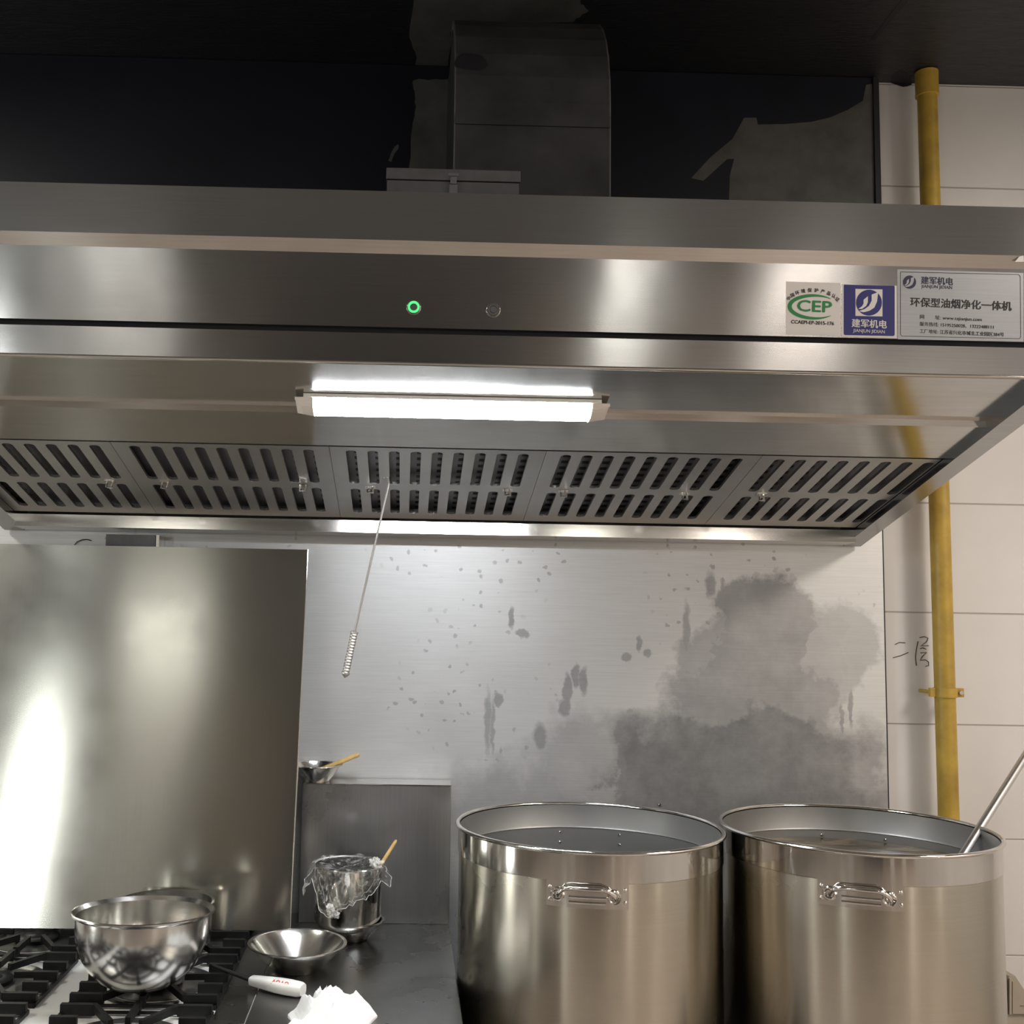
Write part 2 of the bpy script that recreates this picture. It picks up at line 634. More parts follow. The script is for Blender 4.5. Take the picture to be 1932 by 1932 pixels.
# ------------------------------------------------------------------ the room
CEIL = 3.21
XL, XR, YF, YB = -4.0, 3.4, -3.7, 3.0
struct(MB().box(XL - .1, XR + .1, YF - .1, YB + .1, -0.1, 0).build('floor', M_floor))
ceil = struct(MB().box(XL - .1, XR + .1, 1.7, YB + .1, CEIL, CEIL + 0.1).build('ceiling', M_ceil))
M_ceil2 = plain('grey ceiling panels', (0.26, 0.26, 0.26), 0.7, 0, 0.3, 0.08, 2)
struct(MB().box(XL - .1, XR + .1, YF - .1, 1.7, CEIL, CEIL + 0.1).build('ceiling', M_ceil2))
wb = struct(MB().box(XL - .1, XR + .1, YB, YB + 0.1, 0, CEIL).build('wall_back', M_tile))
struct(MB().box(XL - .1, XL, YF, YB, 0, CEIL).build('wall_left', M_front))
struct(MB().box(XR, XR + .1, YF, YB, 0, CEIL).build('wall_right', M_tile))
struct(MB().box(XL, XR, YF - .1, YF, 0, CEIL).build('wall_front', M_front))
for k, (xa, xb) in enumerate(((-2.36, -1.80), (1.36, 1.66), (2.34, 2.66))):
    struct(MB().box(xa, xb, YF, YF + 0.06, 0, CEIL - 0.002).build('trim_%d' % (k + 2), M_tile))  # unseen pale strips, added so the steel reflects bright columns
M_darkpanel = plain('dark blue reflection panel', (0.045, 0.045, 0.062), 0.5)
dr = MB()
dr.box(-0.85, 0.75, YF, YF + 0.05, 0, 2.6)  # unseen dark panel, added to give the hood its dark middle reflection
struct(dr.build('dark_reflection_panel', M_darkpanel))

# bare patch the painter left round the duct, on the ceiling
def ragged(pts, amp, n=6, seed=0):
    rnd = random.Random(seed)
    out = []
    for a, b in zip(pts, pts[1:] + pts[:1]):
        for k in range(n):
            t = k / n
            out.append((a[0] + (b[0] - a[0]) * t + rnd.uniform(-amp, amp), a[1] + (b[1] - a[1]) * t + rnd.uniform(-amp, amp)))
    return out


m = MB()
m.prism([atz(x, y, CEIL - 0.0004) for x, y in ragged([(786, -40), (1070, -40), (1098, 8), (1112, 22), (1080, 40), (850, 60), (846, 156), (776, 156), (785, 110), (770, 60)], 2.5, 5, 1)], (0, 0, 0.0003))
m.build('bare_patch', M_bare, ceil)
# joint in the ceiling boards
m = MB()
j0, j1 = atz(1646, 75, CEIL), atz(1712, -6, CEIL)
m.prism([j0 + Vector((-.006, 0, -.0006)), j0 + Vector((.006, 0, -.0006)), j1 + Vector((.010, 0, -.0006)), j1 + Vector((-.010, 0, -.0006))], (0, 0, 0.0005))
struct(m.build('trim_1', M_gap))

# hole knocked in the tile beside the pipe
m = MB()
m.prism([at(x, y, 2.9996) for x, y in [(1682, 157), (1690, 157), (1720, 157), (1720, 160), (1712, 163), (1704, 164), (1697, 162), (1692, 160)]], (0, 0.0003, 0))
m.build('pipe_hole', M_gap, wb)
m = MB()
m.prism([atz(x, y, CEIL - 0.0006) for x, y in [(1681, 158), (1681, 148), (1688, 138), (1700, 132), (1712, 138), (1722, 152), (1722, 158)]], (0, 0, 0.0003))
m.build('pipe_hole', M_gap, ceil)

# floor number pencilled on the tile
strokes = [[(1689, 1216), (1697, 1212), (1708, 1213)], [(1685, 1241), (1700, 1237), (1714, 1231)],
           [(1732, 1210), (1729, 1225), (1727, 1240), (1729, 1256)], [(1735, 1203), (1744, 1201), (1751, 1204), (1748, 1211), (1737, 1219), (1752, 1218)],
           [(1736, 1224), (1741, 1222), (1747, 1225)], [(1737, 1232), (1748, 1231), (1739, 1240), (1736, 1246), (1746, 1245), (1752, 1249), (1752, 1256), (1746, 1257)]]
m = MB()
for s in strokes:
    m.tube([at(x, y, 2.9992) for x, y in s], 0.0011, 6)
hw = m.build('handwriting', M_ink, wb)
hw['label'] = 'black handwritten floor number on the white tiles'

# steel sheets on the wall
XS = 1.312
lower = MB()
lower.box(-2.4, XS, 2.97, 2.999, 0.02, 2.02)
lower = tag(lower.build('steel_wall_sheet', M_stain), 'bare grease-stained steel sheet on the wall below the hood', 'wall panel', 'steel sheets on the wall')
m = MB().box(XS, XS + 0.010, 2.985, 2.999, 0.02, 2.02)
m.build('edge_gap', M_gap, lower)
upper = MB().box(-2.4, XS + 0.008, 2.97, 2.999, 2.02, CEIL - 0.002)
upper = tag(upper.build('steel_wall_sheet', M_black), 'black painted steel sheet on the wall above the hood', 'wall panel', 'steel sheets on the wall')
m = MB()
YP = 2.9694
m.prism([at(x, y, YP) for x, y in ragged([(778, 150), (850, 150), (855, 385), (765, 385), (771, 330), (776, 250), (784, 200), (780, 170)], 2.0, 5, 2)], (0, 0.0003, 0))
m.build('bare_patch', M_bare, upper)
m = MB()
m.prism([at(x, y, YP) for x, y in [(1375, 392), (1377, 330), (1385, 300), (1372, 300), (1327, 341), (1304, 336), (1340, 297), (1382, 262), (1404, 222), (1427, 222), (1430, 235), (1480, 234), (1530, 230), (1565, 222), (1600, 207), (1628, 190), (1634, 160), (1648, 158), (1650, 395)]], (0, 0.0003, 0))
pp = m.build('bare_patch', M_bare, upper)
pp['label'] = 'grey unpainted patch with a brushed edge'
m = MB()
m.prism([at(x, y, YP) for x, y in [(733, 303), (738, 288), (745, 276), (752, 272), (752, 280), (744, 290), (738, 306)]], (0, 0.0003, 0))
m.build('bare_patch', M_bare, upper)
m = MB().box(XS, XS + 0.016, 2.962, 2.9695, 2.4, CEIL - 0.004)
m.build('edge_gap', M_gap, upper)

# ------------------------------------------------------------------ gas pipe
gp = empty('gas_pipe', (1.457, 2.93, 0))
tag(gp, 'yellow painted gas pipe running up the white tiles', 'pipe')
MB().tube([(0, 0, 0), (0, 0, 1), (-.003, 0, 2), (-.006, 0, CEIL - 0.004)], 0.0265, 24).build('pipe', M_yellow, gp, True)
MB().lathe([(0.0268, 3.135), (0.031, 3.137), (0.0315, 3.144), (0.0305, 3.150), (0.031, 3.158), (0.0312, CEIL - 0.003)], 24, (-.006, 0, 0)).build('collar', M_yellow, gp, True)
pc = empty('pipe_clamp', (1.457, 2.93, 1.462))
tag(pc, 'small yellow clamp holding the gas pipe to the tiles', 'clamp')
MB().lathe([(0.0267, -0.0125), (0.030, -0.0125), (0.030, 0.0125), (0.0267, 0.0125), (0.0267, -0.0125)], 24).build('band', M_yellow, pc, True)
for lx0, lx1, lxm in ((0.029, 0.048, 0.038), (-0.044, -0.029, -0.036)):
    m = MB().box(lx0, lx1, -0.006, 0.006, -0.012, 0.012, 0.002)
    m.tube([(lxm, 0, 0), (lxm, 0.069, 0)], 0.005, 8)
    m.build('lug', M_yellow, pc)
MB().tube([(0.038, -0.012, 0), (0.038, -0.005, 0)], 0.006, 6).build('screw', M_mirror, pc)

# ------------------------------------------------------------------ range hood
HY0, HY1 = 2.0, 2.012
HXL, HXR = -1.09, 1.245
HT = 2.443


def L(y):
    return 2.112 - 0.24 * (y - HY1)


hood = empty('range_hood', (0, HY0, 2.1))
tag(hood, 'long stainless steel range hood with two buttons and stickers on its front', 'range hood')


def hp(mb, name, mat, smooth=False, parent=None):
    o = mb.build(name, mat, None, smooth)
    o.parent = parent or hood
    o.matrix_parent_inverse = Matrix.Translation(-Vector((0, HY0, 2.1))) if parent is None else Matrix.Identity(4)
    return o


def pz(py, y, px=900):
    return at(px, py, y).z


z_st, z_sb = pz(457, HY0), pz(483, HY1)
z_g0, z_g1 = pz(621, HY1), pz(633, HY1)
z_lip = 2.112
# canopy box behind the front
m = MB()
m.box(HXL, HXR, HY1 + 0.03, 2.955, 2.19, HT)
hp(m, 'canopy', M_hood)
m = MB()
m.box(HXL - 0.002, HXR + 0.002, HY0, HY1 + 0.03, z_st, HT + 0.001)
hp(m, 'top_fascia', M_hood)
m = MB()
m.prism([(HXL, HY0, z_st), (HXL, HY1, z_sb), (HXL, HY1 + 0.03, z_sb), (HXL, HY1 + 0.03, z_st)], (HXR - HXL, 0, 0))
hp(m, 'bevel_strip', M_trim)
m = MB()
TK = 0.079     # the button panel leans back towards its foot


def atf(px, py, y):
    """a spot on the leaning button panel (y as if it stood plumb)"""
    d = ray(px, py)
    return CAM + d * ((y + TK * (z_sb - CAM.z)) / (d.y + TK * d.z))


zf0 = atf(900, 621, HY1).z
m.prism([(HXL, HY1, z_sb), (HXL, HY1 + TK * (z_sb - zf0), zf0), (HXL, HY1 + 0.035, zf0), (HXL, HY1 + 0.035, z_sb)], (HXR - HXL, 0, 0))
fascia = hp(m, 'button_fascia', M_hood)
m = MB()
m.box(HXL, HXR, HY1 + 0.027, HY1 + 0.034, z_g1 - 0.004, zf0 + 0.002)
hp(m, 'shadow_gap', M_gap)  # black strip painting in the shade between panel and lip
m = MB()
m.prism([(HXL, HY1 - 0.002, z_g1), (HXL, HY1 + 0.001, z_lip + 0.003), (HXL, HY1 + 0.016, z_lip + 0.003), (HXL, HY1 + 0.016, z_g1)], (HXR - HXL, 0, 0))
hp(m, 'lower_lip', M_hood)
m = MB()
m.tube([(HXL, HY1 + 0.003, z_lip + 0.003), (HXR, HY1 + 0.003, z_lip + 0.003)], 0.0035, 10)
hp(m, 'rolled_edge', M_trim, True)
# sloping soffit with a step, up to the filters
YA, YBm = 2.205, 2.375
st = 0.013
XI0, XI1 = -1.036, 1.197
m = MB()


def slab(mb, x0, x1, y0, z0, y1, z1, t=0.004):
    mb.prism([(x0, y0, z0), (x0, y1, z1), (x0, y1, z1 + t), (x0, y0, z0 + t)], (x1 - x0, 0, 0))


slab(m, XI0, XI1, HY1 + 0.004, L(HY1 + 0.004), YA, L(YA))
slab(m, XI0, XI1, YA + 0.004, L(YA) - st, YBm, L(YBm) - st)
hp(m, 'soffit', M_soffit)
m = MB()
m.prism([(XI0, YA, L(YA)), (XI0, YA + 0.0035, L(YA) - st), (XI0, YA + 0.006, L(YA) - st + .002), (XI0, YA + 0.004, L(YA) + 0.003)], (XI1 - XI0, 0, 0))
hp(m, 'soffit_step', M_trim)
m = MB()
m.prism([(XI0, YBm, L(YBm) - st), (XI0, YBm + 0.012, L(YBm) + 0.012), (XI0, YBm + 0.012, L(YBm) + 0.016), (XI0, YBm, L(YBm) - st + 0.004)], (XI1 - XI0, 0, 0))
hp(m, 'soffit_groove', M_gap)  # black strip standing for the shadow line before the filters
# oil channel round the bottom: back rail and the two ends
CY = 2.878
ztop, zbot = pz(986, CY), pz(1009, CY)
m = MB()
m.prism([(XI0, CY, ztop), (XI0, CY - 0.0028, zbot), (XI0, 2.955, zbot - 0.004), (XI0, 2.955, ztop + 0.03)], (XI1 - XI0 + 0.002, 0, 0))
hp(m, 'oil_channel', M_trim)
for sgn, xi, xo in ((-1, XI0, HXL), (1, XI1, HXR)):
    m = MB()
    zf = L(HY1) - 0.012
    m.prism([(xi, HY1 + 0.004, L(HY1) - 0.028), (xi, 2.955, zbot - 0.006), (xi, 2.955, 2.19), (xi, HY1 + 0.02, 2.19)], (xo - xi, 0, 0))
    hp(m, 'end_channel', M_hood)

# buttons
for (px, py), led in (((780.5, 580), True), ((930.5, 585), False)):
    c = atf(px, py, HY1)
    b = empty('push_button', (0, 0, 0))
    b.parent = hood
    b.location = c - Vector((0, HY0, 2.1))
    q = Matrix.Rotation(PI / 2 + math.atan(TK), 3, 'X')

    def lat(prof, name, mat):
        mb = MB().lathe(prof, 28)
        bmesh.ops.rotate(mb.bm, verts=mb.bm.verts, matrix=q, cent=(0, 0, 0))
        return mb.build(name, mat, b, True)
    lat([(0, 0), (0.0145, 0), (0.0145, 0.002), (0.0125, 0.005), (0.0115, 0.005), (0.011, 0.003), (0, 0.003)], 'bezel', M_mirror)
    lat([(0.0072, 0.003), (0.0074, 0.0062), (0.0106, 0.0062), (0.0108, 0.003)], 'ring', M_led if led else M_grey)
    lat([(0, 0.003), (0, 0.0066), (0.0062, 0.0066), (0.0066, 0.003)], 'cap', M_grey)
    b['label'] = 'push button with a lit green ring' if led else 'unlit push button'

# stickers on the fascia
YS = HY1 - 0.0004
IV = Matrix.Translation(-Vector((0, HY0, 2.1)))


def stick(name, mat, p0, p1, p2, p3, lab, t=0.0004, y=None):
    mb = MB()
    mb.prism([atf(p[0], p[1], y or YS) for p in (p0, p1, p2, p3)], (0, t, 0))
    o = mb.build(name, mat)
    o.parent = hood
    o.matrix_parent_inverse = IV
    o['label'] = lab
    return o


s1 = stick('sticker', M_stwhite, (1483, 531), (1586, 534), (1586, 634), (1483, 631), 'white certification sticker with green oval')
s2 = stick('sticker', M_stwhite, (1589, 536), (1692, 539), (1692, 638), (1588, 635), 'dark blue maker sticker with white emblem')
s3 = stick('name_plate', M_plate, (1693, 508), (1931, 515), (1931, 645), (1694, 640), 'silver name plate with black Chinese lettering')
PX = 1 / FPX * HY1   # metres per photo pixel on the fascia
SL = math.atan(0.021)


def tx(body, mat, px, py, hpx, par, align='CENTER', fat=0.0, sx=1.0, rot=SL, y=None, name='lettering'):
    p = atf(px, py, y or (YS - 0.0003))
    o = text(body, name, mat, hpx * PX, p, par, align, (fat * PX if hpx > 14 or fat > 0.14 else 0), sx, rot, lean=math.atan(TK))
    return o


def ring(mb, cx, cy, rx, ry, tk, a0, a1, y, n=40):
    """crescent: thickness tk(t) in pixels, drawn as a flat ring"""
    A, B = [], []
    for i in range(n + 1):
        t = i / n
        a = a0 + (a1 - a0) * t
        k = tk(t)
        A.append(atf(cx + rx * math.cos(a), cy + ry * math.sin(a) + 0.02 * rx * math.cos(a), y))
        B.append(atf(cx + (rx - k) * math.cos(a), cy + (ry - k) * math.sin(a) + 0.02 * rx * math.cos(a), y))
    for i in range(n):
        mb.quad(A[i], A[i + 1], B[i + 1], B[i])


m = MB()
ring(m, 1533, 579, 47, 24, lambda t: 0.8 + 7 * math.sin(PI * min(1, max(0, t))) ** 0.8, R(-42), R(-318), YS - 0.0004)
m.build('emblem', M_green, s1, recalc=False)
tx('CEP', M_green, 1536, 579, 31, s1, fat=0.9, sx=1.3)
arc = '中国环境保护产品认证'
objs = []
for i, ch in enumerate(arc):
    t = i / (len(arc) - 1)
    a = R(-155 + 130 * t)
    objs.append(tx(ch, M_ink, 1534 + 50 * math.cos(a), 576 + 28 * math.sin(a) + 1.0 * math.cos(a), 8.5, s1, rot=SL + math.atan2(-28 * math.cos(a), -50 * math.sin(a)) * -0.75 * (1 if True else 0), fat=0.15))
join_into(objs, 'lettering')
tx('CCAEPI-EP-2015-176', M_ink, 1533, 609, 9.6, s1, fat=0.22, sx=1.0)

m = MB()
m.prism([atf(x, y, YS - 0.0003) for x, y in [(1593, 537), (1687, 539), (1688, 541), (1688, 632), (1686, 634), (1594, 632), (1592, 630), (1592, 539)]], (0, 0.0002, 0))
m.build('blue_field', M_stblue, s2)


def emblem(par, x0, y0, s, fg, bg, yb):
    """square mark: a disc split by two upright swooshes"""
    mb = MB()
    mb.prism([atf(x0 + s * u, y0 + s * v + 0.02 * s * u, yb) for u, v in ((0, 0), (1, 0), (1, 1), (0, 1))], (0, 0.0001, 0))
    mb.build('emblem', fg, par)
    mb = MB()
    mb.prism([atf(x0 + s * (0.5 + 0.48 * math.cos(a)), y0 + s * (0.5 + 0.48 * math.sin(a) + 0.01), yb - 0.0002) for a in [2 * PI * k / 40 for k in range(40)]], (0, 0.0001, 0))
    mb.build('emblem', bg, par)
    mb = MB()
    for pts in ([(0.60, 0.20), (0.84, 0.10), (0.80, 0.45), (0.70, 0.68), (0.52, 0.80), (0.30, 0.86), (0.12, 0.82), (0.34, 0.74), (0.50, 0.62), (0.60, 0.42)],
                [(0.30, 0.40), (0.46, 0.26), (0.46, 0.48), (0.40, 0.62), (0.24, 0.74), (0.10, 0.74), (0.24, 0.64), (0.30, 0.54)]):
        mb.prism([atf(x0 + s * u, y0 + s * v + 0.02 * s * u, yb - 0.0004) for u, v in pts], (0, 0.0001, 0))
    mb.build('emblem', fg, par)


emblem(s2, 1614, 545, 51, M_stwhite, M_stblue, YS - 0.0005)
tx('建军机电', M_stwhite, 1640, 612, 17.5, s2, fat=0.35, y=YS - 0.0006)
tx('JIANJUN JIDIAN', M_stwhite, 1640, 625, 9.0, s2, fat=0.1, sx=1.0, y=YS - 0.0006)
M_ink2 = plain('dark blue print', (0.012, 0.013, 0.05), 0.5)
emblem(s3, 1703, 519, 26, M_plate, M_ink2, YS - 0.0003)
tx('建军机电', M_ink2, 1768, 531, 16.0, s3, fat=0.3)
tx('JIANJUN JIDIAN', M_ink2, 1768, 541.5, 8.8, s3, fat=0.1)
tx('环保型油烟净化一体机', M_ink, 1813, 575, 19.5, s3, fat=0.45, sx=1.03)
tx('网　　址: www.tzjianjun.com', M_ink, 1735, 598, 9.2, s3, 'LEFT', 0.05, 1.1)
tx('服务热线: 15195250028、13222488111', M_ink, 1735, 611.5, 8.8, s3, 'LEFT', 0.05, 1.02)
tx('工厂地址: 江苏省兴化市城北工业园区384号', M_ink, 1735, 625, 8.8, s3, 'LEFT', 0.05, 1.0)
m = MB()
fr = [(1699, 513), (1922, 518), (1925, 522), (1926, 636), (1923, 639), (1702, 634), (1699, 631)]
for a, b in zip(fr, fr[1:] + fr[:1]):
    m.tube([atf(*a, YS - 0.0001), atf(*b, YS - 0.0001)], 0.0005, 5)
m.build('border', M_ink, s3)
m = MB()
m.prism([at(x, y, HY0 - 0.001) for x, y in [(1915, 494), (1923, 484), (1931, 482), (1932, 494)]], (0, 0.0008, 0))
o = hp(m, 'paper_scrap', M_stwhite)

# ------------------------------------------------------------------ grease filters
FZ = -st + 0.004      # filter face relative to the soffit line
FY0, FY1 = 2.392, 2.868
ang = math.atan(0.24)
FL = (FY1 - FY0) / math.cos(ang)


def filter_unit(w, nslot, first, lab, x0, latches):
    """baffle filter: punched face plate with rounded slots, side walls, inner baffle"""
    root = empty('grease_filter', (x0, FY0, L(FY0) + FZ))
    root.rotation_euler = (-ang, 0, 0)
    tag(root, lab, 'filter', 'grease filters under the hood')
    p = 0.0486
    sw = 0.0240
    rows = ((0.020, 0.232), (0.268, 0.448))
    bm = bmesh.new()
    # face plate as a grid of quads with the slots left out, then thickened
    xs = [0.0]
    slots = []
    for i in range(nslot):
        c = first + p * i
        slots.append((c - sw / 2, c + sw / 2))
    n = 6

    def face(pts):
        bm.faces.new([bm.verts.new((a, b, 0)) for a, b in pts])
    ylev = [0, rows[0][0], rows[0][1], rows[1][0], rows[1][1], FL]
    for k in (0, 2, 4):
        face([(0, ylev[k]), (w, ylev[k]), (w, ylev[k + 1]), (0, ylev[k + 1])])
    edges = [0.0] + [v for s in slots for v in s] + [w]
    for (r0, r1) in rows:
        for i in range(0, len(edges), 2):
            face([(edges[i], r0), (edges[i + 1], r0), (edges[i + 1], r1), (edges[i], r1)])
        for a, b in slots:
            c, r = (a + b) / 2, (b - a) / 2
            for yy, sg in ((r0, 1), (r1, -1)):
                for q0, q1 in ((PI, PI / 2), (PI / 2, 0)):
                    arcp = [(c + r * math.cos(q0 + (q1 - q0) * t / 4), yy + sg * (r * 0.8 - r * 0.8 * math.sin(q0 + (q1 - q0) * t / 4))) for t in range(5)]
                    cx = a if q0 == PI else b
                    face([(cx, yy)] + arcp)
    bmesh.ops.remove_doubles(bm, verts=bm.verts, dist=1e-5)
    bmesh.ops.recalc_face_normals(bm, faces=bm.faces)
    g = bmesh.ops.extrude_face_region(bm, geom=bm.faces[:])
    vs = [v for v in g['geom'] if isinstance(v, bmesh.types.BMVert)]
    bmesh.ops.translate(bm, verts=vs, vec=(0, 0, 0.007))
    mb = MB()
    mb.bm.free()
    mb.bm = bm
    mb.box(0, 0.002, 0, FL, 0.006, 0.038).box(w - 0.002, w, 0, FL, 0.006, 0.038)
    mb.box(0, w, 0, 0.002, 0.006, 0.038).box(0, w, FL - 0.002, FL, 0.006, 0.038)
    mb.build('face_plate', M_filter, root)
    mb = MB().box(0.003, w - 0.003, 0.003, FL - 0.003, 0.026, 0.028)
    mb.build('baffle_plate', M_baffle, root, origin=(first - p / 2, 0, 0.027))
    for lx in latches:
        mb = MB()
        mb.tube([(lx - 0.006, 0.247, 0), (lx - 0.006, 0.247, -0.016), (lx + 0.006, 0.250, -0.016), (lx + 0.006, 0.252, 0)], 0.0032, 8)
        mb.box(lx - 0.012, lx + 0.012, 0.242, 0.258, -0.002, 0)
        mb.build('latch', M_trim, root, True)
    return root


FW = 0.4835
fx = [-0.662, -0.1775, 0.307, 0.7915]
filter_unit(fx[0] - XI0 - 0.002, 7, 0.040, 'grease filter at the far left end of the hood underside', XI0 + 0.001, [0.31])
f0 = filter_unit(FW, 9, 0.047, 'grease filter between the leftmost filter and the one with the hanging rod', fx[0], [0.07, 0.405])
f1 = filter_unit(FW, 9, 0.047, 'middle grease filter, with the hook rod hanging from its slot', fx[1], [0.085, 0.42])
f2 = filter_unit(FW, 9, 0.047, 'grease filter just right of the one with the hanging rod', fx[2], [0.072, 0.37])
filter_unit(XI1 - fx[3] - 0.002, 8, 0.047, 'grease filter at the far right end of the hood underside', fx[3], [0.075])

# ------------------------------------------------------------------ batten lamp under the hood
LY = 2.178
lampc = Vector(((at(560, 740, LY).x + at(1145, 748, LY).x) / 2, LY, L(LY)))
lamp = empty('batten_lamp', lampc)
lamp.rotation_euler = (-ang, 0, 0)
tag(lamp, 'lit white tube lamp fixed under the front of the range hood', 'lamp')
HL = (at(1145, 748, LY).x - at(560, 740, LY).x) / 2 - 0.012
m = MB().box(-HL + 0.005, HL - 0.005, -0.037, 0.037, -0.009, -0.001)
m.build('base_rail', M_white, lamp)
prof = [(-0.036, -0.0095)] + [(0.036 * math.cos(PI + PI * k / 10), -0.011 + 0.016 * math.sin(PI + PI * k / 10)) for k in range(11)] + [(0.036, -0.0095)]
m = MB()
m.prism([(-HL + 0.022, y, z) for y, z in prof], (2 * HL - 0.044, 0, 0))
m.build('diffuser', M_lamp, lamp)
for s in (-1, 1):
    m = MB()
    x1, x0 = s * (HL + 0.012), s * (HL - 0.024)
    p0 = [(x0, y * 1.06, z * 1.04) for y, z in prof]
    p1 = [(x1 - s * (0.010 if z < -0.02 else 0.0) - s * max(0, -z - 0.02) * 0.6, y * 0.96, z * 0.86) for y, z in prof]
    A = [m.bm.verts.new(p) for p in p0]
    B = [m.bm.verts.new(p) for p in p1]
    m.bm.faces.new(A)
    m.bm.faces.new(B[::-1])
    for i in range(len(A)):
        m.bm.faces.new((A[i], B[i], B[(i + 1) % len(A)], A[(i + 1) % len(A)]))
    m.build('end_cap', M_cap, lamp)

# ------------------------------------------------------------------ duct and box on top of the hood
duct = empty('exhaust_duct', (0.265, 2.66, HT))
tag(duct, 'dark greasy square exhaust duct rising from the hood top', 'duct')
dx0, dx1 = at(858, 300, 2.35).x, at(1150, 300, 2.35).x
zb_ = 2.80
prof = [(2.35, HT)] + [(2.35, zb_)] + [(2.35 + 0.33 * (1 - math.cos(t * PI / 2 / 8)), zb_ + 0.33 * math.sin(t * PI / 2 / 8)) for t in range(1, 9)] + [(2.968, zb_ + 0.33), (2.968, zb_ - 0.1), (2.94, zb_ - 0.2), (2.94, HT)]
m = MB()
m.prism([(dx0, y, z) for y, z in prof], (dx1 - dx0, 0, 0))
bmesh.ops.translate(m.bm, verts=m.bm.verts, vec=(-0.265, -2.66, -HT))
m.build('duct_body', M_duct, duct)
for x in (dx0 - 0.003, dx1):
    m = MB()
    m.prism([(x, y, z) for y, z in prof[:10]] + [(x, y + 0.02, z - 0.012 * (i > 1)) for i, (y, z) in reversed(list(enumerate(prof[:10])))], (0.003, 0, 0))
    bmesh.ops.translate(m.bm, verts=m.bm.verts, vec=(-0.265, -2.66, -HT))
    m.build('corner_seam', M_gbox, duct)
zs = at(1000, 238, 2.35).z
m = MB().box(dx0, dx1, 2.346, 2.3495, zs, zs + 0.026)
bmesh.ops.translate(m.bm, verts=m.bm.verts, vec=(-0.265, -2.66, -HT))
m.build('joint_flange', M_duct, duct)
m = MB()
c = at(888, 116, 2.42)
bl = []
for k in range(20):
    a = 2 * PI * k / 20
    px_, py_ = 888 + 30 * math.cos(a) * (1 + 0.12 * math.sin(3 * a)), 116 + 18 * math.sin(a) * (1 + 0.15 * math.sin(2 * a + 1))
    bl.append(at(px_, py_, 2.3485) if False else (px_, py_))


def duct_pt(px, py, off=0.0006):
    """the spot on the front of the duct seen at a photo position"""
    d = ray(px, py)
    best = None
    for k in range(400):
        y = 2.34 + 0.3 * k / 400
        z = (CAM + d * (y / d.y)).z
        yd = 2.35 if z < zb_ else 2.35 + 0.33 * (1 - math.sqrt(max(0, 1 - ((z - zb_) / 0.33) ** 2)))
        if y >= yd - off:
            return CAM + d * (y / d.y)
    return at(px, py, 2.35)


vs = [m.bm.verts.new(duct_pt(*p) - Vector((0.265, 2.66, HT))) for p in bl]
m.bm.faces.new(vs)
m.build('dark_mark', M_gap, duct)  # irregular dark oval on the duct front

jb = empty('metal_box', (at(855, 372, 2.2).x, 2.2, HT + 0.001))
tag(jb, 'small grey metal box with a hinged lid and latch on the hood top', 'box')
bw = (at(982, 350, 2.2).x - at(728, 350, 2.2).x) / 2
zl, zt = at(855, 341, 2.2).z - HT - 0.001, at(855, 319, 2.2).z - HT - 0.001
m = MB().box(-bw + 0.002, bw - 0.003, 0.003, 0.135, 0, zl - 0.001)
m.build('body', M_gbox, jb)
m = MB().box(-bw, bw, 0, 0.138, zl + 0.001, zt, 0.002)
m.build('lid', M_gbox, jb)
m = MB()
m.box(-0.0085, 0.0085, -0.001, 0.003, 0.004, zl - 0.008, 0.0005)
m.box(-0.0065, 0.0065, -0.004, 0.0, zl - 0.008, zl + 0.008, 0.001)
m.box(-0.011, 0.011, -0.0015, 0.0, zl + 0.010, zl + 0.016)
m.build('latch', M_plate, jb)

# ------------------------------------------------------------------ hook rod hanging from a filter slot
hk = empty('hook_rod', (0, 0, 0))
t0, t1, t2 = at(734, 912, 2.56), at(669, 1192, 2.60), at(651, 1276, 2.607)
hk.location = t2
tag(hk, 'thin steel hook rod with a knurled grip hanging from the filter', 'hook')
m = MB()
pth = [t1 - t2, t0 - t2, t0 - t2 + Vector((-.001, .010, .014)), t0 - t2 + Vector((-.010, .014, .020)), t0 - t2 + Vector((-.014, .010, .012))]
m.tube(pth, 0.0026, 10)
m.build('rod', M_rod, hk, True)
d = (t1 - t2)
ln = d.length
prof = []
nk = 26
for k in range(nk + 1):
    prof.append((0.0083 + (0.0008 if k % 2 else -0.0004), 0.012 + (ln - 0.016) * k / nk))
prof = [(0, -0.004), (0.005, 0.0), (0.0098, 0.006), (0.0098, 0.010)] + prof + [(0.0095, ln - 0.003), (0.0095, ln), (0.003, ln + 0.002)]
m = MB().lathe(prof, 16)
bmesh.ops.rotate(m.bm, verts=m.bm.verts, cent=(0, 0, 0), matrix=Vector((0, 0, 1)).rotation_difference(d.normalized()).to_matrix())
m.build('grip', M_rod, hk, True)

# ------------------------------------------------------------------ bracket and wire behind the shield
br = empty('wall_bracket', (at(258, 1030, 2.93).x, 2.93, 1.80))
tag(br, 'grey steel bracket block under the back rail of the hood, left', 'bracket')
m = MB().box(-0.075, 0.056, -0.03, 0.038, -0.06, 0.043)
m.build('block', M_gbox, br)
m = MB().box(0.058, 0.066, -0.03, 0.038, -0.06, 0.043)
m.build('side_plate', M_trim, br)
wr = MB().tube([at(140, 1029, 2.965), at(146, 1022, 2.963), at(156, 1018, 2.962), at(165, 1018, 2.962), at(172, 1020, 2.964)], 0.0014, 6)
tag(wr.build('wire', M_blackplastic, None, True), 'short black wire end above the tall steel shield', 'wire')

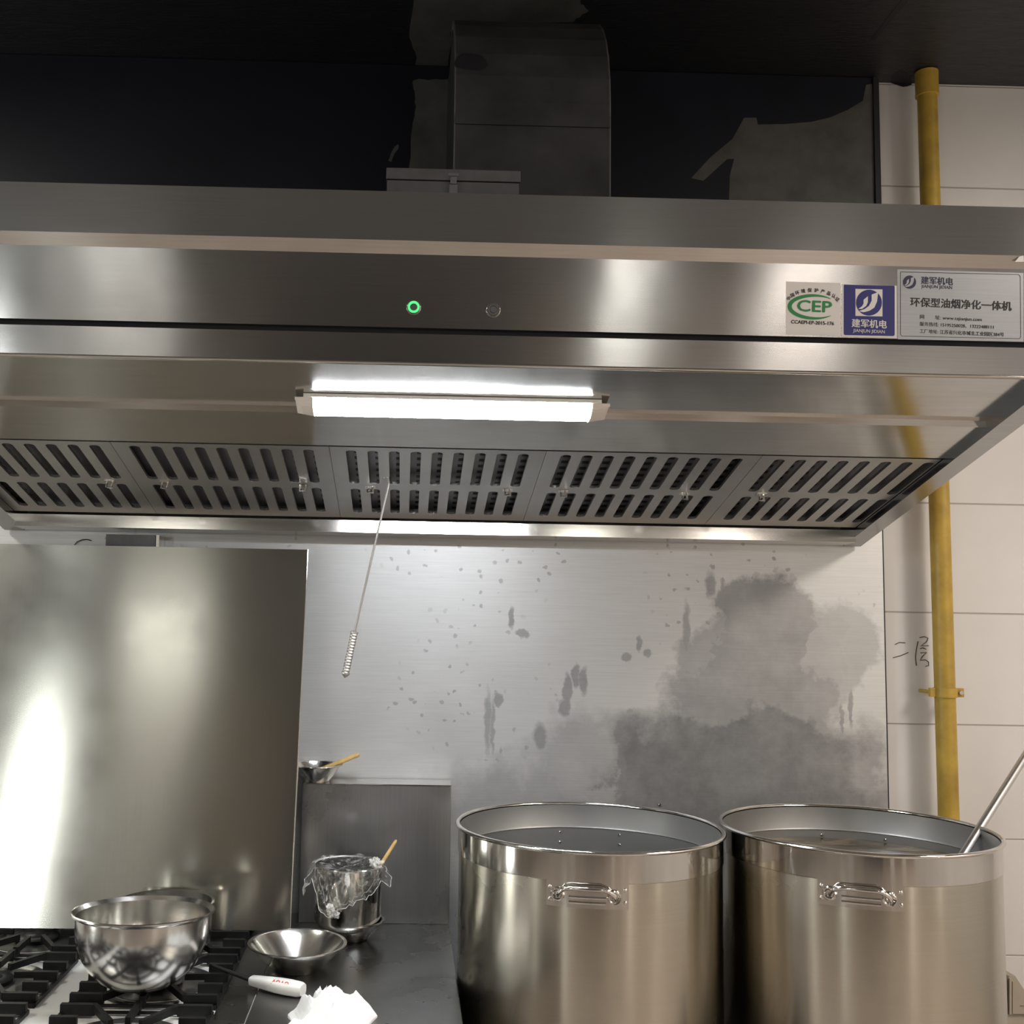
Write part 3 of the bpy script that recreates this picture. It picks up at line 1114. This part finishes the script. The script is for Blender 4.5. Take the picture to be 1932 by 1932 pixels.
# ------------------------------------------------------------------ stove
SX0, SX1, SY0, SY1, SZ = -1.085, -0.296, 1.9, 2.93, 0.850
stove = empty('gas_stove', ((SX0 + SX1) / 2, SY0, 0))
tag(stove, 'stainless steel gas range with black cast iron grates', 'stove')
off = Vector(((SX0 + SX1) / 2, SY0, 0))


def sp(mb, name, mat, smooth=False):
    bmesh.ops.translate(mb.bm, verts=mb.bm.verts, vec=-off)
    return mb.build(name, mat, stove, smooth)


sp(MB().box(SX0, SX1, SY0, SY1, 0.10, SZ - 0.03), 'body', M_stove)
for x in (SX0 + 0.05, SX1 - 0.05):
    for y in (SY0 + 0.06, SY1 - 0.06):
        sp(MB().tube([(x, y, 0), (x, y, 0.10)], 0.022, 12), 'leg', M_stove, True)
sp(MB().box(SX0, SX1, SY0, SY1, SZ - 0.029, SZ, 0.002), 'top_plate', M_stove)
sp(MB().box(SX1 - 0.066, SX1 - 0.0005, SY0 + .002, SY1 - .002, SZ + 0.0003, SZ + 0.0028, 0.0008), 'side_strip', M_counter)
colx = (-0.51, -0.87)
rowy = (2.085, 2.405, 2.715)
M_well = plain('greasy burner well', (0.10, 0.10, 0.095), 0.35, 0.7, 0.5, 0.5, 25)
for cx in colx:
    for cy in rowy:
        m = MB().lathe([(0.105, 0.0006), (0.118, 0.004), (0.122, 0.004), (0.126, 0.0006)], 40, (cx, cy, SZ))
        sp(m, 'drip_ring', M_well, True)
        m = MB().lathe([(0.0, 0.0012), (0.10, 0.0012), (0.10, 0.0004)], 32, (cx, cy, SZ))
        sp(m, 'burner_well', M_well)
        m = MB().lathe([(0.05, 0.0015), (0.052, 0.010), (0.045, 0.013), (0.030, 0.013), (0.026, 0.016), (0.0, 0.017)], 32, (cx, cy, SZ))
        sp(m, 'burner_cap', M_iron, True)

GZ = 0.0265


def make_grate():
    m = MB()
    hx, hy = 0.145, 0.142
    for x in (-hx, hx):
        m.bar((x, -hy, 0.010), (x, hy, 0.010), 0.008, 0.007)
    for y in (-hy, hy):
        m.bar((-hx, y, 0.009), (hx, y, 0.009), 0.006, 0.005)
    for x in (-hx + .004, hx - .004):
        for y in (-hy + .004, hy - .004):
            m.box(x - 0.006, x + 0.006, y - 0.006, y + 0.006, 0.0, 0.010)
    for s in (-1, 1):
        for t in (-1, 1):
            # bent corner fingers
            m.bar((s * 0.147, t * 0.130, GZ), (s * 0.080, t * 0.130, GZ), 0.012, 0.021)
            m.bar((s * 0.082, t * 0.133, GZ), (s * 0.028, t * 0.046, GZ), 0.010, 0.014)
            m.bar((s * 0.147, t * 0.064, GZ), (s * 0.096, t * 0.064, GZ), 0.012, 0.021)
        m.bar((s * 0.147, 0, GZ), (s * 0.098, 0, GZ), 0.012, 0.021)
        m.bar((s * 0.100, 0, GZ), (s * 0.056, 0, GZ - 0.001), 0.009, 0.013)
        m.bar((0, s * 0.140, GZ), (0, s * 0.060, GZ), 0.010, 0.014)
        m.box(-0.006, 0.006, s * 0.140 - 0.006, s * 0.140 + 0.006, 0.004, GZ)
    return m


g_lab = {(0, 0): 'black cast iron grate at the front right, nearest the crumpled tissue',
         (0, 1): 'black cast iron grate under the large round pot',
         (0, 2): 'black cast iron grate at the back right under the steel shield',
         (1, 0): 'black cast iron grate in the bottom left corner of the photo',
         (1, 1): 'black cast iron grate left of the large round pot',
         (1, 2): 'black cast iron grate at the back left under the steel shield'}
gr = None
for i, cx in enumerate(colx):
    for j, cy in enumerate(rowy):
        if gr is None:
            gr = make_grate().build('burner_grate', M_iron)
            gr.data.materials[0] = M_iron
            o = gr
        else:
            o = gr.copy()
            COL.objects.link(o)
        o.location = (cx, cy, SZ)
        tag(o, g_lab[(i, j)], 'grate', 'cast iron grates on the stove')

# tall steel shield standing on the back grates
zs0 = SZ + GZ + 0.0005
sh = empty('splash_shield', (-0.65, 2.72, zs0))
tag(sh, 'tall loose stainless steel shield standing behind the stove pots', 'splash panel')
ys0, ys1 = 2.722, 2.852
br_, tr_ = at(546, 1757, ys0).x, at(580, 1037, ys1).x
ztop_ = at(580, 1037, ys1).z
m = MB()
nx, nz = 28, 24
gridv = []
for i in range(nx + 1):
    col_ = []
    for k in range(nz + 1):
        v = k / nz
        xr = br_ + (tr_ - br_) * v
        x = -1.12 + (xr + 1.12) * i / nx
        u = i / nx
        bulge = 0.0015 * math.sin(PI * v) * math.sin(PI * u) + 0.010 * (x - xr) * (1 - v)
        col_.append((x + 0.65, ys0 + (ys1 - ys0) * v - 2.72 + bulge, (ztop_ - zs0) * v))
    gridv.append(col_)
F = [[m.bm.verts.new(p) for p in c_] for c_ in gridv]
Bk = [[m.bm.verts.new((p[0], p[1] + 0.0015, p[2])) for p in c_] for c_ in gridv]
for i in range(nx):
    for k in range(nz):
        m.bm.faces.new((F[i][k], F[i + 1][k], F[i + 1][k + 1], F[i][k + 1]))
        m.bm.faces.new((Bk[i][k], Bk[i][k + 1], Bk[i + 1][k + 1], Bk[i + 1][k]))
for k in range(nz):
    m.bm.faces.new((F[nx][k], Bk[nx][k], Bk[nx][k + 1], F[nx][k + 1]))
    m.bm.faces.new((F[0][k], F[0][k + 1], Bk[0][k + 1], Bk[0][k]))
for i in range(nx):
    m.bm.faces.new((F[i][nz], F[i + 1][nz], Bk[i + 1][nz], Bk[i][nz]))
    m.bm.faces.new((F[i][0], Bk[i][0], Bk[i + 1][0], F[i + 1][0]))
m.build('sheet', M_shield, sh, True)
m = MB()
m.tube([(br_ + 0.65 + 0.001, 0.003, 0), (tr_ + 0.65 + 0.001, ys1 - ys0 + 0.003, ztop_ - zs0)], 0.0022, 8)
m.build('hem', M_trim, sh, True)

# ------------------------------------------------------------------ steel worktop
CX0, CX1, CZ = -0.293, 0.1265, 0.856
ct = empty('steel_counter', (-0.08, 1.9, 0))
tag(ct, 'narrow stainless steel worktop unit between the stove and the stockpots', 'counter')


def cp(mb, name, mat, smooth=False):
    bmesh.ops.translate(mb.bm, verts=mb.bm.verts, vec=(0.08, -1.9, 0))
    return mb.build(name, mat, ct, smooth)


cp(MB().box(CX0 + 0.004, CX1 - 0.002, 1.905, 2.955, 0.10, CZ - 0.031), 'cabinet', M_back)
cp(MB().box(CX0, CX1, 1.9, 2.96, CZ - 0.030, CZ, 0.002), 'worktop', M_counter)
zu = at(700, 1479, 2.872).z
cp(MB().box(-0.259, CX1, 2.872, 2.962, CZ + 0.0005, zu - 0.002, 0.001), 'upstand', M_back)
cp(MB().box(-0.259, CX1 + 0.001, 2.869, 2.965, zu - 0.0015, zu, 0.0006), 'ledge', M_trim)
for x in (CX0 + 0.05, CX1 - 0.05):
    for y in (1.96, 2.90):
        cp(MB().tube([(x, y, 0), (x, y, 0.10)], 0.02, 12), 'leg', M_back, True)


# ------------------------------------------------------------------ bowls and small pots
def bowl_profile(r, h, rb, t=0.0012, lip=0.006, power=1.6):
    out = [(0, 0.0), (rb * 0.9, 0.0)]
    n = 12
    for k in range(n + 1):
        u = k / n
        out.append((rb + (r - lip - rb) * (1 - (1 - u) ** power), h * u))
    out += [(r - lip * 0.4, h + 0.001), (r, h - 0.0005), (r - 0.0003, h + 0.0022), (r - lip * 0.5, h + 0.0028)]
    for k in range(n, -1, -1):
        u = k / n
        out.append((max(0.001, rb + (r - lip - rb) * (1 - (1 - u) ** power) - t), h * u + t))
    out.append((0, t))
    return out


# shallow bowl on the counter
c = atz(560, 1818, CZ)
b = MB().lathe(bowl_profile(0.110, 0.055, 0.050, power=1.15), 56).build('steel_bowl', M_bowl, None, True)
b.location = (at(561, 1790, 2.505).x, 2.505, CZ + 0.0005)
tag(b, 'shallow stainless steel bowl on the counter beside the stove', 'bowl', 'steel bowls on the counter')
# bowl under the film covered pot
bb = MB().lathe(bowl_profile(0.078, 0.046, 0.036, power=1.3), 48).build('steel_bowl', M_bowl, None, True)
bb.location = (at(665, 1750, 2.735).x, 2.735, CZ + 0.0005)
tag(bb, 'small stainless steel bowl under the film-covered pot', 'bowl', 'steel bowls on the counter')
# bowl on the ledge
bl_ = MB().lathe(bowl_profile(0.070, 0.042, 0.034, power=1.2), 48).build('steel_bowl', M_bowl, None, True)
bl_.location = (at(597, 1450, 2.918).x, 2.918 - 0.012, zu + 0.0005)
tag(bl_, 'small stainless steel bowl on the ledge beside the tall shield', 'bowl', 'steel bowls on the counter')

# film covered pot standing in the bowl
pr = 0.083
pz0 = CZ + 0.030
pot = empty('small_pot', (at(656, 1700, 2.735).x, 2.735, pz0))
tag(pot, 'small straight-sided steel pot covered with cling film', 'pot')
ph = at(655, 1630, 2.735).z - pz0
m = MB().lathe([(0, 0), (0.066, 0), (0.072, 0.004), (pr - 0.002, 0.02), (pr, ph - 0.004), (pr + 0.004, ph), (pr + 0.003, ph + 0.002), (pr - 0.002, ph), (pr - 0.004, 0.02), (0.06, 0.003), (0, 0.003)], 56)
m.build('body', M_mirror, pot, True)
# cling film: wrinkled top and a torn hanging skirt
m = MB()
n = 72
rnd = random.Random(5)
rings = []
top = [0.0, 0.2, 0.4, 0.6, 0.8, 0.93, 1.0]
pr2 = pr + 0.0065
for q_ in top[1:]:
    rings.append([m.bm.verts.new((pr2 * q_ * math.cos(a), pr2 * q_ * math.sin(a), ph + 0.004 - 0.014 * (1 - q_) + 0.006 * noise.noise(Vector((math.cos(a) * q_ * 5, math.sin(a) * q_ * 5, 1.3))))) for a in [2 * PI * k / n for k in range(n)]])


def skirt(a):
    """length of hanging film by direction (-90 deg faces the room)"""
    d = math.degrees(a) % 360
    pts = [(0, .02), (40, .015), (120, .012), (170, .03), (190, .075), (205, .03), (228, .10), (246, .116), (262, .085), (280, .078), (300, .066), (318, .050), (332, .030), (345, .05), (360, .02)]
    for (d0, l0), (d1, l1) in zip(pts, pts[1:]):
        if d0 <= d <= d1:
            return l0 + (l1 - l0) * (d - d0) / (d1 - d0)
    return 0.02


for s_ in (0.12, 0.3, 0.5, 0.7, 0.85, 1.0):
    rg = []
    for k in range(n):
        a = 2 * PI * k / n
        ln_ = skirt(a) * (1 + 0.22 * noise.noise(Vector((math.cos(a) * 7, math.sin(a) * 7, 9.1))) + 0.05 * rnd.uniform(-1, 1))
        rr = pr2 + 0.002 + 0.009 * s_ * abs(noise.noise(Vector((math.cos(a) * 6, math.sin(a) * 4, s_ * 2)))) + (0.014 * s_ if 172 < math.degrees(a) < 200 or 335 < math.degrees(a) < 356 else 0)
        rg.append(m.bm.verts.new((rr * math.cos(a), rr * math.sin(a), ph + 0.003 - ln_ * s_)))
    rings.append(rg)
cv = m.bm.verts.new((0, 0, ph - 0.010))
for k in range(n):
    m.bm.faces.new((cv, rings[0][k], rings[0][(k + 1) % n]))
for a_, b_ in zip(rings, rings[1:]):
    for k in range(n):
        m.bm.faces.new((a_[k], b_[k], b_[(k + 1) % n], a_[(k + 1) % n]))
hemline = [v.co.copy() for v in rings[-1]]
film = m.build('cling_film', M_film, None, True, recalc=False)
film.location = pot.location
tag(film, 'crumpled clear cling film draped over the small pot', 'cling film')
m = MB()
m.tube([p_ * 1.0 + Vector((0, 0, 0.0005 * (k % 3))) for k, p_ in enumerate(hemline + hemline[:1])], 0.0009, 6, False)
m.build('film_edge', M_knot, film, True)
# thick knots of the film
for knot in (((628, 1722, 0.010, 2.640), (622, 1712, 0.008, 2.641), (634, 1726, 0.007, 2.640)), ((712, 1630, 0.011, 2.70), (704, 1628, 0.009, 2.70))):
    m = MB()
    for (px_, py_, r_, yy) in knot:
        q_ = at(px_, py_, yy) - pot.location
        g0 = bmesh.ops.create_icosphere(m.bm, subdivisions=3, radius=r_, matrix=Matrix.Translation(q_))
        for v in g0['verts']:
            v.co += (v.co - q_).normalized() * 1.1 * r_ * noise.noise(v.co * 210)
    m.build('bunched_film', M_knot, film, True)


def stick_handle(name, p0, p1, r0, r1, lab, cat, grp):
    """a flat-ended wooden handle lying in a vessel"""
    p0, p1 = Vector(p0), Vector(p1)
    mb = MB()
    mid = [p0.lerp(p1, t) for t in (0, 0.04, 0.5, 0.96, 1)]
    mb.tube([q - p0 for q in mid], [r0 * 0.7, r0, (r0 + r1) / 2, r1, r1 * 0.6], 12)
    o = mb.build(name, M_wood, None, True)
    o.location = p0
    return tag(o, lab, cat, grp)


stick_handle('wooden_spoon', at(706, 1652, 2.72), at(748, 1585, 2.76), 0.0055, 0.0042, 'wooden handle sticking out of the film-covered pot', 'spoon', 'wooden handles in the bowls')
stick_handle('wooden_spoon', at(606, 1452, 2.905), at(678, 1423, 2.915), 0.0062, 0.0060, 'wooden handle leaning out of the bowl on the ledge', 'spoon', 'wooden handles in the bowls')

# large round pot on the right grate and the straight pot behind it
gt = SZ + GZ + 0.0005
bp_y = 2.315
bx = at(270, 1716, bp_y).x
rim_z = at(270, 1719, bp_y).z - gt
br2 = 0.5 * (at(405, 1716, bp_y).x - at(138, 1716, bp_y).x)
big = empty('round_pot', (bx, bp_y, gt))
tag(big, 'large rounded polished steel pot with a flared rim on the stove', 'pot')
h_ = rim_z
prof = [(0, 0), (0.040, 0), (0.062, 0.004), (0.086, 0.018), (0.106, 0.038), (0.121, 0.062), (0.131, 0.088), (0.135, 0.112), (0.136, h_ - 0.008), (0.140, h_ - 0.003), (br2 - 0.004, h_ - 0.001), (br2, h_ - 0.002), (br2, h_ + 0.001), (br2 - 0.003, h_ + 0.002),
        (0.140, h_), (0.1345, h_ - 0.006), (0.1335, 0.112), (0.1295, 0.088), (0.1195, 0.062), (0.104, 0.0385), (0.085, 0.020), (0.06, 0.006), (0, 0.003)]
big.rotation_euler = (R(-3.0), 0, 0)
MB().lathe(prof, 72).build('body', M_bowl, big, True)
p2y = 2.60
p2 = empty('steel_pot', (at(403, 1740, p2y).x - 0.112, p2y, gt))
tag(p2, 'straight-sided steel pot half hidden behind the large round pot', 'pot')
h2 = at(380, 1702, p2y).z - gt
MB().lathe([(0, 0), (0.095, 0), (0.104, 0.006), (0.106, 0.02), (0.106, h2 - 0.004), (0.112, h2), (0.111, h2 + 0.002), (0.105, h2), (0.104, 0.02), (0.09, 0.003), (0, 0.003)], 56).build('body', M_bowl, p2, True)
m = MB()
m.tube([(0.070, -0.082, h2 - 0.006), (0.088, -0.080, h2 + 0.004), (0.104, -0.060, h2 + 0.008), (0.112, -0.030, h2 + 0.006), (0.110, -0.006, h2 - 0.002)], 0.0025, 8)
m.build('wire_handle', M_mirror, p2, True)

# ------------------------------------------------------------------ stockpots
def stockpot(name, x, y, zr, z0, lab, rz=0.0):
    root = empty(name, (x, y, z0), rz)
    tag(root, lab, 'stockpot', 'tall stockpots by the wall')
    h = zr - z0
    rb = 0.2895
    MB().lathe([(0, 0), (0.262, 0), (0.282, 0.006), (rb, 0.022), (rb, h - 0.060)], 128).build('body', M_pot, root, True)
    MB().lathe([(rb - 0.0022, h - 0.060), (rb - 0.0022, 0.022), (0.26, 0.004), (0, 0.004)], 128).build('inside', M_potin, root, True)
    MB().lathe([(rb + 0.0002, h - 0.0600), (rb + 0.0022, h - 0.0585), (rb + 0.0022, h - 0.004)], 128).build('rim_band', M_mirror, root, True)
    MB().lathe([(rb - 0.0022, h - 0.0600), (rb - 0.0045, h - 0.058), (rb - 0.0025, h - 0.054), (rb - 0.0025, h - 0.004)], 128).build('inner_band', M_potin, root, True)
    MB().lathe([(rb + 0.0032 + 0.0055 * math.cos(a), h - 0.001 + 0.0045 * math.sin(a)) for a in [2 * PI * k / 12 for k in range(13)]], 128).build('rolled_rim', M_mirror, root, True)
    for sg in (-1, 1):
        hd = empty('handle', (0, 0, 0))
        hd.parent = root
        hd.location = (0, sg * (rb + 0.0006), h - 0.083)
        if sg > 0:
            hd.rotation_euler = (0, 0, PI)
        # curved back plate following the pot
        mb = MB()
        hw_, hh_ = 0.081, 0.0245
        ns = 16
        fr_, bk_ = [], []
        for k in range(ns + 1):
            a = (-hw_ + 2 * hw_ * k / ns) / rb
            for lst, rad in ((fr_, rb + 0.0022), (bk_, rb + 0.0004)):
                px_, py_ = rad * math.sin(a), -rad * math.cos(a) + rb + 0.0006
                lst.append([mb.bm.verts.new((px_, py_, z)) for z in (-hh_, hh_)])
        for k in range(ns):
            mb.bm.faces.new((fr_[k][0], fr_[k + 1][0], fr_[k + 1][1], fr_[k][1]))
            mb.bm.faces.new((bk_[k][0], bk_[k][1], bk_[k + 1][1], bk_[k + 1][0]))
            mb.bm.faces.new((fr_[k][1], fr_[k + 1][1], bk_[k + 1][1], bk_[k][1]))
            mb.bm.faces.new((fr_[k][0], bk_[k][0], bk_[k + 1][0], fr_[k + 1][0]))
        for k in (0, ns):
            mb.bm.faces.new((fr_[k][0], fr_[k][1], bk_[k][1], bk_[k][0]))

        def onpot(xx, zz, out=0.003):
            a = xx / rb
            return Vector(((rb + out) * math.sin(a), -(rb + out) * math.cos(a) + rb + 0.0006, zz))
        for zz in (-0.004, -0.014):
            mb.tube([onpot(-0.036 + 0.072 * t / 8, zz, 0.0022) for t in range(9)], 0.0026, 8)
        mb.build('plate', M_mirror, hd, True)
        # eyes and swing bar
        for xx in (-0.058, 0.052):
            mb = MB()
            mb.tube([onpot(xx + 0.011 * math.cos(a), -0.001 + 0.011 * math.sin(a), 0.004) for a in [2 * PI * k / 16 for k in range(17)]], 0.0034, 8)
            mb.build('eye', M_mirror, hd, True)
        mb = MB()
        path = [onpot(-0.056, -0.004, 0.006), onpot(-0.052, 0.006, 0.016), onpot(-0.044, 0.014, 0.019), onpot(-0.030, 0.0165, 0.020), onpot(0.0, 0.0165, 0.021), onpot(0.028, 0.0165, 0.020), onpot(0.040, 0.013, 0.019), onpot(0.050, 0.004, 0.016), onpot(0.053, -0.006, 0.006)]
        mb.tube(path, 0.0046, 12)
        mb.build('swing_bar', M_mirror, hd, True)
        for xx in (-0.074, 0.074):
            for zz in (-0.012, 0.012):
                mb = MB()
                q_ = onpot(xx, zz, 0.0022)
                mb.dome(q_, (math.sin(xx / rb), -math.cos(xx / rb), 0), 0.0042, 0.6)
                mb.build('rivet', M_mirror, hd, True)
    # rivet heads showing inside at the back
    for xx in (-0.074, 0.074):
        for zz in (-0.012, 0.012):
            mb = MB()
            a = xx / rb
            mb.dome(((rb - 0.0022) * math.sin(a), (rb - 0.0022) * math.cos(a), h - 0.083 + zz), (-math.sin(a), -math.cos(a), 0), 0.0042, 0.7)
            mb.build('inner_rivet', M_mirror, root, True)
    return root


PZ0, PZR = 0.575, 1.182
p1 = stockpot('stockpot', 0.4185, 2.480, PZR, PZ0, 'empty tall stainless stockpot next to the counter', R(-10))
p2_ = stockpot('stockpot', 1.0155, 2.466, PZR + 0.006, PZ0, 'tall stainless stockpot full of brown broth with a ladle in it', R(-21))
broth = MB().lathe([(0, -0.03), (0.2865, -0.03), (0.2865, 0.0), (0.0, 0.0)], 96).build('broth', M_broth)
broth.location = (1.0155, 2.466, 1.111)
tag(broth, 'oily brown broth filling the right-hand stockpot', 'broth', None, 'stuff')
la, lb = at(1806, 1630, 2.43), at(1932, 1430, 2.62)
lc = lb + (lb - la) * 0.5
ld = empty('ladle', la)
tag(ld, 'long steel ladle handle leaning out of the broth', 'ladle')
m = MB().tube([(0, 0, 0), lc - la], 0.0092, 16)
m.build('handle', M_rod, ld, True)

# low stove the stockpots stand on
ls = empty('low_stove', (0.74, 2.45, 0))
tag(ls, 'low dark stove standing under the two stockpots', 'stove')
MB().box(-0.60, 0.62, -0.33, 0.50, 0.08, PZ0 - 0.032, 0.004).build('body', M_dark, ls)
MB().box(-0.605, 0.625, -0.335, 0.505, PZ0 - 0.031, PZ0 - 0.0005, 0.002).build('top_plate', M_dark, ls)
for x in (-0.55, 0.57):
    for y in (-0.28, 0.44):
        MB().tube([(x, y, 0), (x, y, 0.08)], 0.02, 10).build('leg', M_dark, ls, True)

# plate and screws on the steel sheet
pl = MB()
pl.prism([at(x, y, 2.966) for x, y in ((1352, 1788), (1373, 1788), (1373, 1842), (1352, 1842))], (0, 0.0035, 0))
tag(pl.build('wall_plate', M_grey), 'small grey plate on the steel sheet between the stockpots', 'plate')
for k, (x, y, lab) in enumerate(((1245, 1518, 'small bright screw head above the empty stockpot'), (1640, 1526, 'small bright screw head above the broth-filled stockpot'))):
    m = MB().dome(at(x, y, 2.9696), (0, -1, 0), 0.005, 0.8)
    tag(m.build('screw', M_mirror, None, True), lab, 'screw', 'screws in the steel sheet')

# ------------------------------------------------------------------ lighter, tissue
hz = CZ + 0.0145
e0, e1 = atz(472, 1849, hz), atz(572, 1868, hz)
lg = empty('gas_lighter', e0)
dirv = (e1 - e0)
lg.rotation_euler = (0, 0, math.atan2(dirv.y, dirv.x))
tag(lg, 'white kitchen lighter with a black nozzle and red print', 'lighter')
LN = dirv.length
m = MB()
sec = [(0.0, 0.006, 0.006), (0.004, 0.0095, 0.0085), (0.3 * LN, 0.0125, 0.0105), (0.36 * LN, 0.0135, 0.011), (0.55 * LN, 0.0165, 0.0118), (0.72 * LN, 0.0175, 0.012), (0.93 * LN, 0.0145, 0.0118), (LN, 0.010, 0.010)]
rg = []
for x, wy, hz_ in sec:
    rg.append([m.bm.verts.new((x, 1.25 * wy * (abs(math.cos(a)) ** 0.6) * (1 if math.cos(a) > 0 else -1), 1.12 * hz_ * (abs(math.sin(a)) ** 0.7) * (1 if math.sin(a) > 0 else -1))) for a in [2 * PI * k / 16 for k in range(16)]])
for a_, b_ in zip(rg, rg[1:]):
    for k in range(16):
        m.bm.faces.new((a_[k], a_[(k + 1) % 16], b_[(k + 1) % 16], b_[k]))
m.bm.faces.new(rg[0][::-1])
m.bm.faces.new(rg[-1])
m.build('handle', M_white, lg, True)
m = MB().tube([(0.002, 0, 0.0005), (-0.095, -0.004, 0.016)], [0.0048, 0.0042], 12)
m.build('nozzle', M_blackplastic, lg, True)
m = MB().box(0.42 * LN, 0.445 * LN, -0.0152, -0.006, -0.004, 0.008, 0.001)
m.build('trigger', M_blackplastic, lg)
me_ = text('AQAO', 'red_print', M_red, 0.0145, (0, 0, 0), None, sx=0.95, fat=0.0003)
me_.data.transform(Matrix.Translation((0.64 * LN, -0.0150, 0.0105)) @ Matrix.Rotation(R(-42), 4, 'X'))
me_.parent = lg

tc_ = atz(626, 1925, CZ)
# a sheet of kitchen paper, folded over and crumpled into ridges
outl = [(712, 1908), (690, 1882), (676, 1876), (664, 1884), (650, 1868), (634, 1872), (622, 1880), (611, 1882), (602, 1868), (588, 1873), (578, 1882), (576, 1890), (585, 1902), (560, 1900), (543, 1908), (556, 1922), (563, 1928), (530, 1942), (540, 1975), (600, 1990), (660, 1975), (700, 1945), (690, 1930)]
m = MB()
cen = Vector((626, 1925))
NR, NA = 16, 138
grid = [m.bm.verts.new((0, 0, 0.040))]
rows_ = []


def ridged(v, k):
    return 1 - abs(noise.noise(v * k)) * 2.2


for i in range(1, NR + 1):
    rw = []
    for a_i in range(NA):
        t = a_i / NA * len(outl)
        q0, q1 = Vector(outl[int(t) % len(outl)]), Vector(outl[(int(t) + 1) % len(outl)])
        e_ = q0.lerp(q1, t - int(t))
        q = cen.lerp(e_, i / NR)
        P_ = atz(q.x, q.y, CZ + 0.012) - tc_
        hgt = 0.010 + 0.034 * max(0, ridged(Vector((P_.x, P_.y, 0.3)), 13)) ** 1.5 + 0.012 * ridged(Vector((P_.x, P_.y, 1.7)), 34)
        hgt *= min(1.0, 2.6 * (1 - i / NR) + 0.12)
        rw.append(m.bm.verts.new((P_.x, P_.y, max(0.0012, hgt))))
    rows_.append(rw)
for a_i in range(NA):
    m.bm.faces.new((grid[0], rows_[0][a_i], rows_[0][(a_i + 1) % NA]))
for r0_, r1_ in zip(rows_, rows_[1:]):
    for a_i in range(NA):
        m.bm.faces.new((r0_[a_i], r1_[a_i], r1_[(a_i + 1) % NA], r0_[(a_i + 1) % NA]))
base_ = [m.bm.verts.new((v.co.x, v.co.y, 0.0004)) for v in rows_[-1]]
for a_i in range(NA):
    m.bm.faces.new((rows_[-1][a_i], base_[a_i], base_[(a_i + 1) % NA], rows_[-1][(a_i + 1) % NA]))
m.bm.faces.new(base_[::-1])
tis = m.build('crumpled_tissue', M_tissue, None, False)
tis.location = tc_
tag(tis, 'crumpled white tissue on the counter at the bottom edge', 'tissue')

# ------------------------------------------------------------------ box on the tiles at the lower right
wx = empty('wall_box', at(1915, 1900, 2.90))
tag(wx, 'beige plastic wall box with a slanted top beside the broth pot', 'box')
yo = 2.90


def wl(x, y, d):
    return at(x, y, d) - at(1915, 1900, 2.90)


m = MB()
m.prism([wl(x, y, yo) for x, y in [(1891, 2010), (1891, 1884), (1897, 1858), (1904, 1842), (1915, 1841), (1935, 1872), (1985, 1960), (1985, 2010)]], (0, 0.0975, 0))
m.build('housing', M_beige, wx)
m = MB()
m.prism([wl(x, y, yo - 0.006) for x, y in [(1904, 1914), (1904, 1846), (1910, 1848), (1949, 1914)]], (0, 0.0058, 0))
m.build('cover', M_beige, wx)
m = MB()
for a_, b_ in (((1904, 1846), (1904, 1914)), ((1910, 1852), (1910, 1913)), ((1911, 1913.5), (1948, 1914)), ((1924, 1898), (1939, 1898))):
    m.tube([wl(*a_, yo - 0.0062), wl(*b_, yo - 0.0062)], 0.0009, 6)
m.build('groove', plain('brown groove', (0.12, 0.09, 0.06), 0.6), wx)
